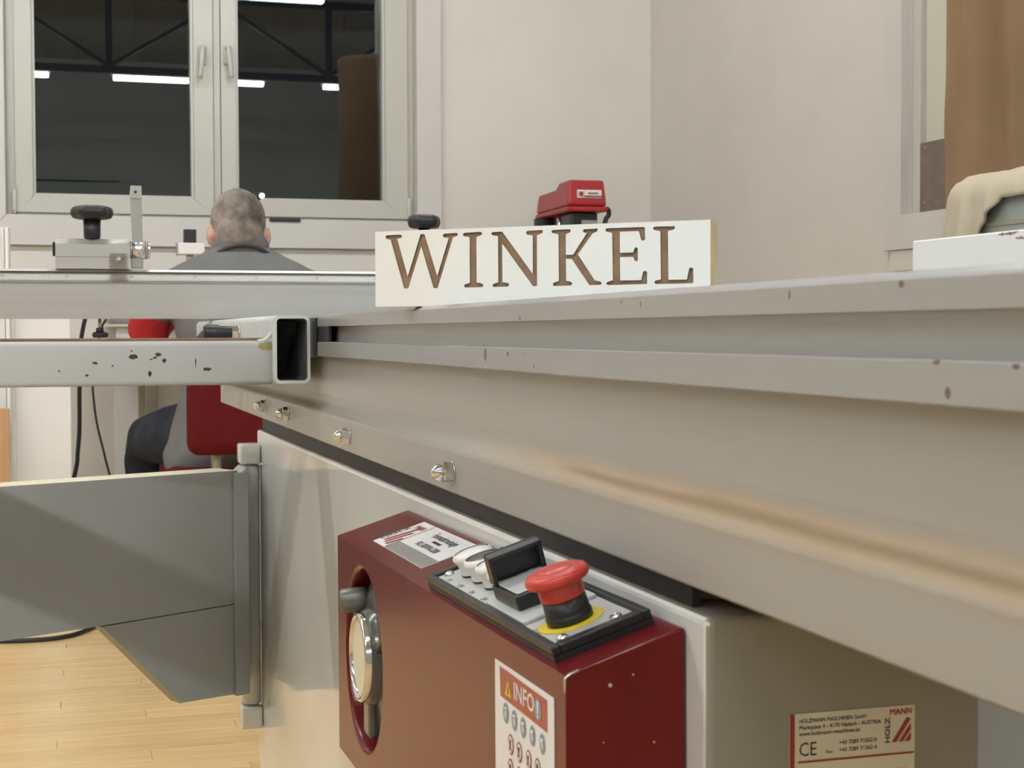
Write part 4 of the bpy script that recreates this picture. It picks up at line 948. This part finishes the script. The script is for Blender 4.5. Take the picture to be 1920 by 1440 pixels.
for i in range(1):
    vs = []; fs = []; n = 32; prof = [(.082, .072, 1.056), (.084, .076, 1.080), (.081, .076, 1.104), (.076, .071, 1.110), (.072, .066, 1.098), (.072, .062, 1.056)]
    for rx, ry, z in prof:
        for k in range(n):
            t = 2*math.pi*k/n; dz = .026*math.sin(-t)-.020*math.cos(t)**2 if z > 1.06 else 0
            vs.append(B3(rx*math.cos(t), .048+ry*math.sin(t), z+dz))
    for j in range(len(prof)-1):
        for k in range(n): fs.append((j*n+k, j*n+(k+1) % n, (j+1)*n+(k+1) % n, (j+1)*n+k))
    cl.add(vs, fs, 'jacket', True)
cl.obj('collar', body)
cb = MB()
pth = []
for i in range(17):
    t = math.pi*(1+i/16); pth.append(B3(.098*math.cos(t), .048+.082*math.sin(t), 1.066+.020*math.sin(-t)-.030*abs(math.cos(t))**2))
cb.tube(pth, .0055, 'jacket_dark', 8); cb.obj('collar_trim', body)
for s in (-1, 1):
    mb = MB(); limb(mb, [(ARM[s][1][0]+V((s*.008, .012, -.012)), ARM[s][1][1]*.98), (ARM[s][2][0], .058), (ARM[s][3][0], .052), (ARM[s][4][0], .040)], 'sleeve_red')
    tag(remesh(mb, 'sleeve', body, .009, 'sleeve_red', 3, wr), 'red lower sleeve')
mb = MB(); torso(mb, [(0, .03, .478, .160, .120), (0, .03, .53, .172, .128), (0, .02, .585, .168, .12)], 'jeans')
for s in (-1, 1): limb(mb, [(p, r*1.08) for p, r in LEG[s]], 'jeans')
remesh(mb, 'jeans', body, .010, 'jeans', 3, lambda c: .004*noise.noise(c*14))
for s in (-1, 1):
    mb = MB(); q = LEG[s][-1][0]; ell(mb, V((q.x, PY+.40, .048)), (.047, .130, .044), None, 18, 10, 'shoe'); mb.box((q.x-.046, PY+.275, .001), (q.x+.046, PY+.525, .022), 'shoe', bev=.01); mb.obj('shoe', body)
# red print on the back of the jacket (only its upper rim shows above the fence)
pr_ = MB()
for (x0, x1, y0) in ((404, 411, 499.0), (424, 453, 497.0), (465, 480, 498.0), (492, 522, 498.0)):
    a, b = ond(x0, y0, 4.20), ond(x1, y0, 4.20); zt2 = a.z
    yy = lambda x, z: PY-.112-.010*((z-.93)/.1)**2+.05*(x-PX)**2*8
    pr_.add([(xx, PY-.1235+.9*(xx-PX)**2-.0*zz, zz) for zz in (zt2-.05, zt2) for xx in (a.x, (a.x+b.x)/2, b.x)], [(0, 1, 4, 3), (1, 2, 5, 4)], 'sleeve_red')
PR = pr_
# ============================================================ CHAIR
ch = empty('office_chair', (PX+.02, PY+.03, 0), 'red upholstered office chair that the seated person sits on', 'chair')
bz0, bz1 = ond(400, 856, 4.0).z, ond(400, 650, 4.0).z; bx0 = ond(350, 780, 4.02).x; bx1 = bx0+.40; by = PY-.30
def cushion(name, lo, hi, rad, parent, curve=0., axis=1):
    mb = MB(); mb.box(lo, hi, 'chair_red', bev=rad, seg=5, smooth=True)
    return mb.obj(name, parent)
bk = cushion('backrest', (bx0, by, bz0), (bx1, by+.075, bz1), .034, ch)
cushion('seat', (PX-.22, PY-.22, .415), (PX+.25, PY+.24, .478), .028, ch)
mb = MB(); sx_ = ond(408, 860, 4.05).x; mb.tube([(sx_, by+.085, bz0+.06), (sx_, by+.075, bz0-.03), (sx_+.02, by+.10, .41), (PX+.01, PY-.05, .395)], .014, 'steel_dull', 10); mb.obj('back_bracket', ch)
mb = MB(); mb.cyl((PX+.01, PY, .10), (PX+.01, PY, .40), .025, None, 'steel_dull', 16); mb.cyl((PX+.01, PY, .08), (PX+.01, PY, .25), .034, None, 'plastic_black', 16); mb.obj('gas_column', ch)
for k in range(5):
    a = 2*math.pi*k/5+.3; d = V((math.cos(a), math.sin(a), 0)); c = V((PX+.01, PY, .095))
    mb = MB(); mb.tube([c+d*.02, c+d*.18-Z*.01, c+d*.29-Z*.022], .018, 'plastic_black', 8, rr=[.024, .020, .015]); lg = mb.obj('base_leg', ch)
    mb = MB(); w_ = c+d*.285; s_ = d.cross(Z); mb.lathe(V((w_.x, w_.y, .029))-s_*.018, s_, [(.026, 0), (.028, .004), (.028, .032), (.026, .036)], 'rubber', 16); mb.obj('caster', ch)
# ============================================================ BENCH under the window, with small things on it
BYf = 4.82
bt0, bt1 = ony(205, 603, BYf), ony(760, 603, BYf); bz = bt0.z; bzb = ony(230, 610, BYf).z
wbn = empty('workbench', ((bt0.x+bt1.x)/2, BYf+.2, 0), 'white workbench with dark top line under the window in front of the person', 'workbench')
mb = MB(); mb.box((bt0.x, BYf, bz-.004), (bt1.x, YW-.025, bz+.012), 'bench_edge', bev=.001); mb.obj('top_sheet', wbn)
mb = MB(); mb.box((bt0.x, BYf+.004, bzb-.004), (bt1.x, YW-.025, bz-.0045), 'bench_top', bev=.001); mb.obj('top_board', wbn)
mb = MB(); mb.box((bt0.x+.02, BYf+.02, bzb-.065), (bt1.x-.02, BYf+.04, bzb-.0045), 'board_white2'); mb.obj('apron', wbn)
lx = ony(275, 760, BYf+.02).x
for xx in (lx, bt1.x-.08):
    for yy in (BYf+.05, YW-.10): one('leg', wbn, 'box', (xx, yy, 0), (xx+.035, yy+.035, bzb-.005), 'bench_leg', bev=.002)
one('back_panel', wbn, 'box', (bt0.x+.03, YW-.06, .12), (bt1.x-.03, YW-.045, bzb-.005), 'board_white2')
# white instrument with black cap beside the person's head
ip = ony(357, 465, 5.05); i0, i1 = ony(334, 477, 5.05), ony(383, 456, 5.05)
ins = empty('instrument', (ip.x, 5.08, bz+.012), 'small white instrument box with square black cap beside the head', 'instrument')
mb = MB(); mb.box((i0.x, 5.04, i0.z), (i1.x, 5.11, i1.z), 'board_white', bev=.003); mb.obj('instrument_case', ins)
q0, q1 = ony(345, 453.5, 5.05), ony(368, 430, 5.05)
mb = MB(); mb.box((q0.x, 5.045, q0.z-.0035), (q1.x, 5.085, q1.z), 'plastic_black', bev=.002); mb.obj('cap', ins)
mb = MB(); mb.box((i0.x-.003, 5.05, i0.z-.003), (i0.x-.0002, 5.10, i1.z+.001), 'steel_dull'); mb.obj('side_plate', ins)
mb = MB(); mb.cyl((ip.x, 5.075, bz+.012), (ip.x, 5.075, i0.z-.0002), .012, None, 'white_plastic', 16); mb.cyl((ip.x, 5.075, bz+.0122), (ip.x, 5.075, bz+.03), .05, .045, 'white_plastic', 24); mb.obj('stand', ins)
# task lamp: only its bulb peeks out past the head
tp = ony(491, 367, 4.95)
tlm = empty('task_lamp', (tp.x+.02, 5.10, bz+.012), 'small glowing yellow task lamp half hidden behind the head', 'lamp')
mb = MB(); ell(mb, tp, (.0075, .0075, .0075), None, 14, 10, 'bulb'); mb.obj('bulb', tlm)
mb = MB(); mb.lathe(tp+V((-.004, .004, .002)), V((-.5, .6, -.25)), [(.009, 0), (.013, .008), (.015, .03), (.010, .04)], 'plastic_black', 18, caps=False); mb.obj('lamp_shade', tlm)
mb = MB(); mb.tube([tp+V((-.025, .028, -.006)), tp+V((-.06, .07, -.06)), tp+V((-.07, .12, -.20)), V((tp.x-.06, 5.10, bz+.03))], .005, 'plastic_black', 8); mb.cyl((tp.x-.06, 5.10, bz+.0122), (tp.x-.06, 5.10, bz+.032), .05, .04, 'plastic_black', 20); mb.obj('lamp_arm', tlm)
# workpiece under the hands
mb = MB(); mb.box((PX-.22, BYf+.02, bz+.0122), (PX+.18, BYf+.19, bz+.034), 'oak', bev=.002); tag(mb.obj('workpiece'), 'small wooden workpiece on the bench in front of the person', 'workpiece')
# cables hanging beside the white board
def spline(pts, n=10):
    out = []; P = [V(p) for p in pts]; P = [P[0]*2-P[1]]+P+[P[-1]*2-P[-2]]
    for i in range(1, len(P)-2):
        for k in range(n):
            t = k/n; a, b, c, d = P[i-1:i+3]
            out.append(.5*((2*b)+(c-a)*t+(2*a-5*b+4*c-d)*t*t+(3*b-a-3*c+d)*t**3))
    out.append(P[-2]); return out
cyy = 4.70
hp_ = [ony(x, y, cyy) for x, y in ((176, 548), (163, 585), (152, 640), (149, 730), (149, 800), (146, 845), (140, 890))]
hp_ = [hp_[0]+V((.02, .13, 0))]+hp_+[V((hp_[-1].x-.06, cyy+.05, .2)), V((hp_[-1].x-.16, cyy+.1, .012))]
mb = MB(); mb.tube(spline(hp_), .0062, 'rubber', 10); tag(mb.obj('thick_cable'), 'thick black hose hanging down beside the white board', 'hose')
hp_ = [ony(x, y, cyy-.03) for x, y in ((198, 600), (190, 618), (174, 690), (174, 730), (181, 790), (194, 845), (205, 888))]
hp_ = [hp_[0]+V((.02, .17, .015))]+hp_+[V((hp_[-1].x+.06, cyy, .2)), V((hp_[-1].x+.12, cyy+.05, .008))]
mb = MB(); mb.tube(spline(hp_), .0033, 'rubber', 8); tag(mb.obj('thin_cable'), 'thin black cable slanting down to the right of the hose', 'cable')
fc_ = [onz(x, y, .007) for x, y in ((-260, 1196), (-120, 1201), (0, 1202), (80, 1199), (130, 1192), (165, 1180), (230, 1150), (330, 1120))]
mb = MB(); mb.tube(spline(fc_), .0065, 'rubber', 8); tag(mb.obj('floor_cable'), 'black cable lying on the wooden floor under the swing arm', 'cable')
# white board leaning beside the bench, its edge strip and an oak plank
wq0, wq1 = ony(27, 597, 4.60), ony(131, 597, 4.60)
mb = MB(); mb.box((wq0.x, 4.60, .002), (wq1.x, 4.622, ZC+.16), 'board_white', bev=.001, seg=1); tag(mb.obj('leaning_board'), 'tall plain white panel standing left of the black hose', 'panel')
we0, we1 = ony(-150, 597, 4.595), ony(21, 597, 4.595)
mb = MB(); mb.box((we0.x, 4.56, .002), (we1.x, 4.61, ZC+.30), 'board_white2', bev=.003)
for a, b in ((9.5, 12.0), (14, 20.5)): 
    p, r = ony(a, 800, 4.56), ony(b, 800, 4.56); mb.box((p.x, 4.552, .002), (r.x, 4.5598, ZC+.30), 'board_white', bev=.001)
tag(mb.obj('grooved_panel'), 'white grooved panel at the left edge behind the oak plank', 'panel')
ok0, ok1 = ony(-90, 766, 4.50), ony(17.5, 766, 4.50)
mb = MB(); mb.box((ok0.x, 4.50, .002), (ok1.x, 4.53, ok1.z), 'oak', bev=.0015); tag(mb.obj('oak_plank'), 'upright oak plank at the left edge above the swing arm', 'plank')
# ============================================================ DRILL PRESS behind the sign
zf0 = 5.05
dl = ond(1063, 395.6, zf0); drr = CR.copy(); drr.z = 0; drr.normalize(); dff = V((_f.x, _f.y, 0)).normalized()
LD = (drr*-.100+dff*.375).normalized(); WD = V((LD.y, -LD.x, 0)); WD = WD if WD.dot(drr) > 0 else -WD
dz0 = dl.z; sc = zf0/2884
dp_ = empty('drill_press', (dl.x+WD.x*.07+LD.x*.2, dl.y+WD.y*.07+LD.y*.2, 0), 'drill press with red belt cover standing by the wall behind the sign', 'drill press')
DF = (dl, WD, LD, Z); DW, DL_ = .142, .385
def dp3(a, b, c): return dl+WD*a+LD*b+Z*c
rim = 9.5*sc; toph = 59.5*sc; far = toph-.020
mb = MB()
mb.box((0, 0, 0), (DW, DL_, rim), 'red_cover', bev=.006, seg=3, fr=DF, smooth=False)
mb.obj('belt_cover_base', dp_)
mb = MB()
# upper hood: drafted sides, high front part, step down to the rear
sd = [(.002, rim+.001), (.000, rim+.012), (.010, toph), (.125, toph), (.165, far), (DL_-.015, far-.002), (DL_-.004, rim+.03), (DL_-.002, rim+.001)]
n = len(sd); L0 = [dp3(.003+.10*max(0, c-rim)*.9, b, c) for b, c in sd]; R0 = [dp3(DW-.003-.10*max(0, c-rim)*.9, b, c) for b, c in sd]
mb.add(L0, [tuple(range(n))], 'red_cover'); mb.add(R0, [tuple(range(n))], 'red_cover'); mb.add(L0+R0, [(i, (i+1) % n, n+(i+1) % n, n+i) for i in range(n)], 'red_cover')
hd = mb.obj('belt_cover', dp_); bv = hd.modifiers.new('b', 'BEVEL'); bv.width = .008; bv.segments = 3; bv.limit_method = 'ANGLE'
mb = MB(); ya_ = -.0003
def dq(a0, a1, c0, c1, mat, d): mb.poly([dp3(a, .0045-d, c) for a, c in ((a0, c0), (a1, c0), (a1, c1), (a0, c1))], mat)
la0, la1, lc0, lc1 = DW*.255, DW*.845, rim+.028, rim+.054
mb.box((la0, .0005, lc0), (la1, .0046, lc1), 'print_white', fr=DF, bev=.0005, seg=1)
dq(la0+.003, la0+.0045, lc0+.005, lc1-.004, 'print_black', .006); dq(la0+.007, la0+.020, lc0+.005, lc1-.006, 'red_cover', .006); dq(la0+.025, la1-.001, lc0+.003, lc0+.007, 'print_black', .006); dq(la0+.0235, la0+.0245, lc0+.001, lc1-.001, 'red_cover', .006)
for q in range(8): dq(la0+.036+.0045*q, la0+.0395+.0045*q, lc0+.012, lc0+.018, 'print_red', .006)   # illegible print
mb.obj('name_label', dp_)
mb = MB()
mb.box((.020, .02, -.135), (DW-.028, .14, -.0005), 'plastic_black', bev=.008, fr=DF); mb.box((.055, .012, -.055), (DW-.034, .0195, -.028), 'steel_dull', fr=DF, bev=.001)
mb.cyl(dp3(.06, .08, -.22), dp3(.06, .08, -.1355), .025, None, 'steel', 20); mb.cyl(dp3(.06, .08, -.34), dp3(.06, .08, -.2205), .006, None, 'steel', 12); mb.obj('drill_head', dp_)
mb = MB(); mb.cyl(dp3(.022, .155, -.09), dp3(.022, .155, -.0005), .010, None, 'chrome', 14); mb.obj('guide_rod', dp_)
mb = MB(); mb.cyl(dp3(.03, .33, -.17), dp3(.03, .33, -.002), .048, None, 'plastic_black', 24); mb.obj('motor', dp_)
mb = MB(); mb.cyl(dp3(.06, .235, -dz0+.03), dp3(.06, .235, -.0005), .032, None, 'steel', 24); mb.obj('column', dp_)
mb = MB(); mb.box((-.06, -.05, -dz0+.001), (.20, .36, -dz0+.045), 'steel_dull', bev=.008, fr=DF); mb.obj('base', dp_)
mb = MB(); mb.box((-.04, -.03, -.42), (.17, .21, -.40), 'steel_dull', bev=.004, fr=DF); mb.obj('work_table', dp_)
hp_ = [dp3(DW-.006, .05, .012), dp3(DW+.014, .045, .012), dp3(DW+.018, .045, -.006), dp3(DW+.008, .045, -.020), dp3(DW+.004, .045, -.034), dp3(DW-.006, .045, -.052)]
mb = MB(); mb.tube(spline(hp_, 6), .008, 'plastic_black', 10, rr=None); mb.obj('feed_handle', dp_)
# ============================================================ DUST EXTRACTOR at the right
DX, DY = 1.70, 2.26
bgx = onx(1771, 200, 1.47); 
de = empty('dust_extractor', (1.72, 2.22, 0), 'dust extractor with tall brown filter bag hanging at the right edge', 'dust extractor')
lft = ray(1771, 200); tdir = math.atan2(lft.x, lft.y)
# bag axis chosen so that its left outline stands beside the recess
bc = V((1.74, 2.38, 0)); 
def bag():
    vs = []; fs = []; n = 72; m = 40; z0, z1 = ond(1770, 440, 2.70).z, 2.35; R = BR
    for j in range(m+1):
        t = j/m; z = z0+(z1-z0)*t
        for i in range(n):
            a = 2*math.pi*i/n
            f = .012*math.sin(6*a+.9*math.sin(2.4*z)+.4)*min(1, .5+t)+.006*noise.noise(V((math.cos(a)*3, math.sin(a)*3, z*2.2)))+.006*math.sin(15*a+2.2*z+math.sin(5*z))
            sag = .004*math.exp(-((z-1.22)/.06)**2)*math.sin(3*a+1.)
            rel = (a-A0) % (2*math.pi); cre = 0
            for a0_, dpt, wd in ((.42, .020, .10), (.78, .030, .13), (1.02, .016, .07), (1.35, .025, .12), (1.9, .02, .1), (2.6, .02, .12)):
                cre += dpt*math.exp(-((rel-a0_-.09*math.sin(2.1*z+a0_*7))/wd)**2)*(.65+.35*math.sin(3.1*z+a0_*5))
            r = R*(1+f)-cre+sag
            zz = z-(.018*math.sin(2*a+.5) if j == 0 else 0)
            vs.append(bc+V((r*math.cos(a), r*math.sin(a), zz)))
    for j in range(m):
        for i in range(n): k = (i+1) % n; fs.append((j*n+i, j*n+k, (j+1)*n+k, (j+1)*n+i))
    fs.append(tuple(range(m*n, m*n+n)))
    mb = MB(); mb.add(vs, fs, 'bag_brown', True); return mb
# left tangent through pixel 1771
dh = V((lft.x, lft.y, 0)).normalized(); perp = V((-dh.y, dh.x, 0)); dist = abs(bc.dot(perp)); BR = dist/1.015; tg = bc-perp*bc.dot(perp)/abs(bc.dot(perp))*BR-bc; A0 = math.atan2(tg.y, tg.x)
bag().obj('filter_bag', de)
# fan housing below, with a beige cloth thrown over it
XM = 1.27; m0 = onx(1797, 352, XM); MY1 = m0.y-.015; MZ = onx(1850, 330, XM).z-.010
mb = MB(); mb.box((XM, .75, .10), (XM+.52, MY1, MZ), 'drum_green', bev=.018, seg=4, smooth=True); mb.obj('fan_housing', de)
one('housing_seam', de, 'box', (XM-.0015, .80, MZ-.062), (XM+.002, MY1-.05, MZ-.056), 'arm_edge')
for xx in (XM+.08, XM+.44):
    for yy in (.85, MY1-.10): one('foot', de, 'cyl', (xx, yy, 0), (xx, yy, .0995), .018, None, 'rubber', 12)
mb = MB(); mb.cyl(bc+V((0, 0, .0)), bc+V((0, 0, ond(1770, 440, 2.70).z+.15)), .05, None, 'drum_green', 20); mb.cyl(bc+Z*.001, bc+Z*.03, .22, None, 'drum_green', 32); mb.obj('bag_post', de)
mb = MB(); mb.cyl(bc+Z*(ond(1770, 440, 2.70).z+.03), bc+Z*(ond(1770, 440, 2.70).z+.06), BR*.85, None, 'drum_green', 40); mb.obj('bag_ring', de)
# draped cloth over the far end of the housing
ccl = MB(); nu, nv = 70, 56; vs = []; fs = []
Ya, Yb = onx(1925, 320, XM).y-.12, MY1+.018
def hang_at(y):
    a, b, c = onx(1850, 432, XM), onx(1893, 366, XM), onx(1921, 333, XM)
    pts_ = [(c.y-.3, MZ+.0), (c.y, c.z), (b.y, b.z), (a.y, a.z), (a.y+.035, a.z-.07), (a.y+.4, a.z-.10)]
    for k in range(len(pts_)-1):
        if y <= pts_[k+1][0]:
            t = (y-pts_[k][0])/(pts_[k+1][0]-pts_[k][0]); t = max(0, min(1, t)); return pts_[k][1]+(pts_[k+1][1]-pts_[k][1])*t
    return pts_[-1][1]
RB = .02; off = .006
for i in range(nu+1):
    s = i/nu; y0 = Ya+(Yb-Ya)*s; zl_ = hang_at(y0); L3 = max(.005, (MZ-RB)-zl_)
    flat, arc = .28, math.pi/2*RB; tot = flat+arc+L3
    for j in range(nv+1):
        d = tot*j/nv
        if d < flat: x = XM+RB+flat-d; z = MZ+off; n_ = Z
        elif d < flat+arc: a = (d-flat)/RB; x = XM+RB-(RB+off)*math.sin(a); z = MZ-RB+(RB+off)*math.cos(a); n_ = V((-math.sin(a), 0, math.cos(a)))
        else: x = XM-off; z = MZ-RB-(d-flat-arc); n_ = -X
        q = max(0, d-flat-arc*.5); g = min(1, q/.10)
        fold = .011*g*(.7+math.sin(95*y0+2.0*math.sin(q*9)))+.006*g*math.sin(210*y0+q*20)+.0025*noise.noise(V((y0*22, d*16, 3)))
        flare = (.006+.16*q)*max(0, (s-.80)/.20)**1.5+.012*math.sin(q*22)*max(0, (s-.9)/.1)*g
        p = V((x, y0+flare-.10*q*max(0, .8-s)*0, z))+n_*(max(0, fold)+.001)
        if d < flat: p.z += .006*noise.noise(V((y0*9, x*9, 0)))+.006
        vs.append(p)
m_ = nv+1
for i in range(nu):
    for j in range(nv): fs.append((i*m_+j, (i+1)*m_+j, (i+1)*m_+j+1, i*m_+j+1))
ccl.add(vs, fs, 'bag_beige', True)
clo = ccl.obj('cloth'); sd_ = clo.modifiers.new('s', 'SOLIDIFY'); sd_.thickness = .004; sd_.offset = 1
tag(clo, 'creased beige cloth thrown over the greenish machine housing at the right edge', 'cloth')
# jacket print
po = PR.obj('jacket_print', body)
sw = po.modifiers.new('w', 'SHRINKWRAP'); sw.target = jko; sw.offset = .0025; sw.wrap_method = 'NEAREST_SURFACEPOINT'
# collect mesh transforms
bpy.context.view_layer.update()
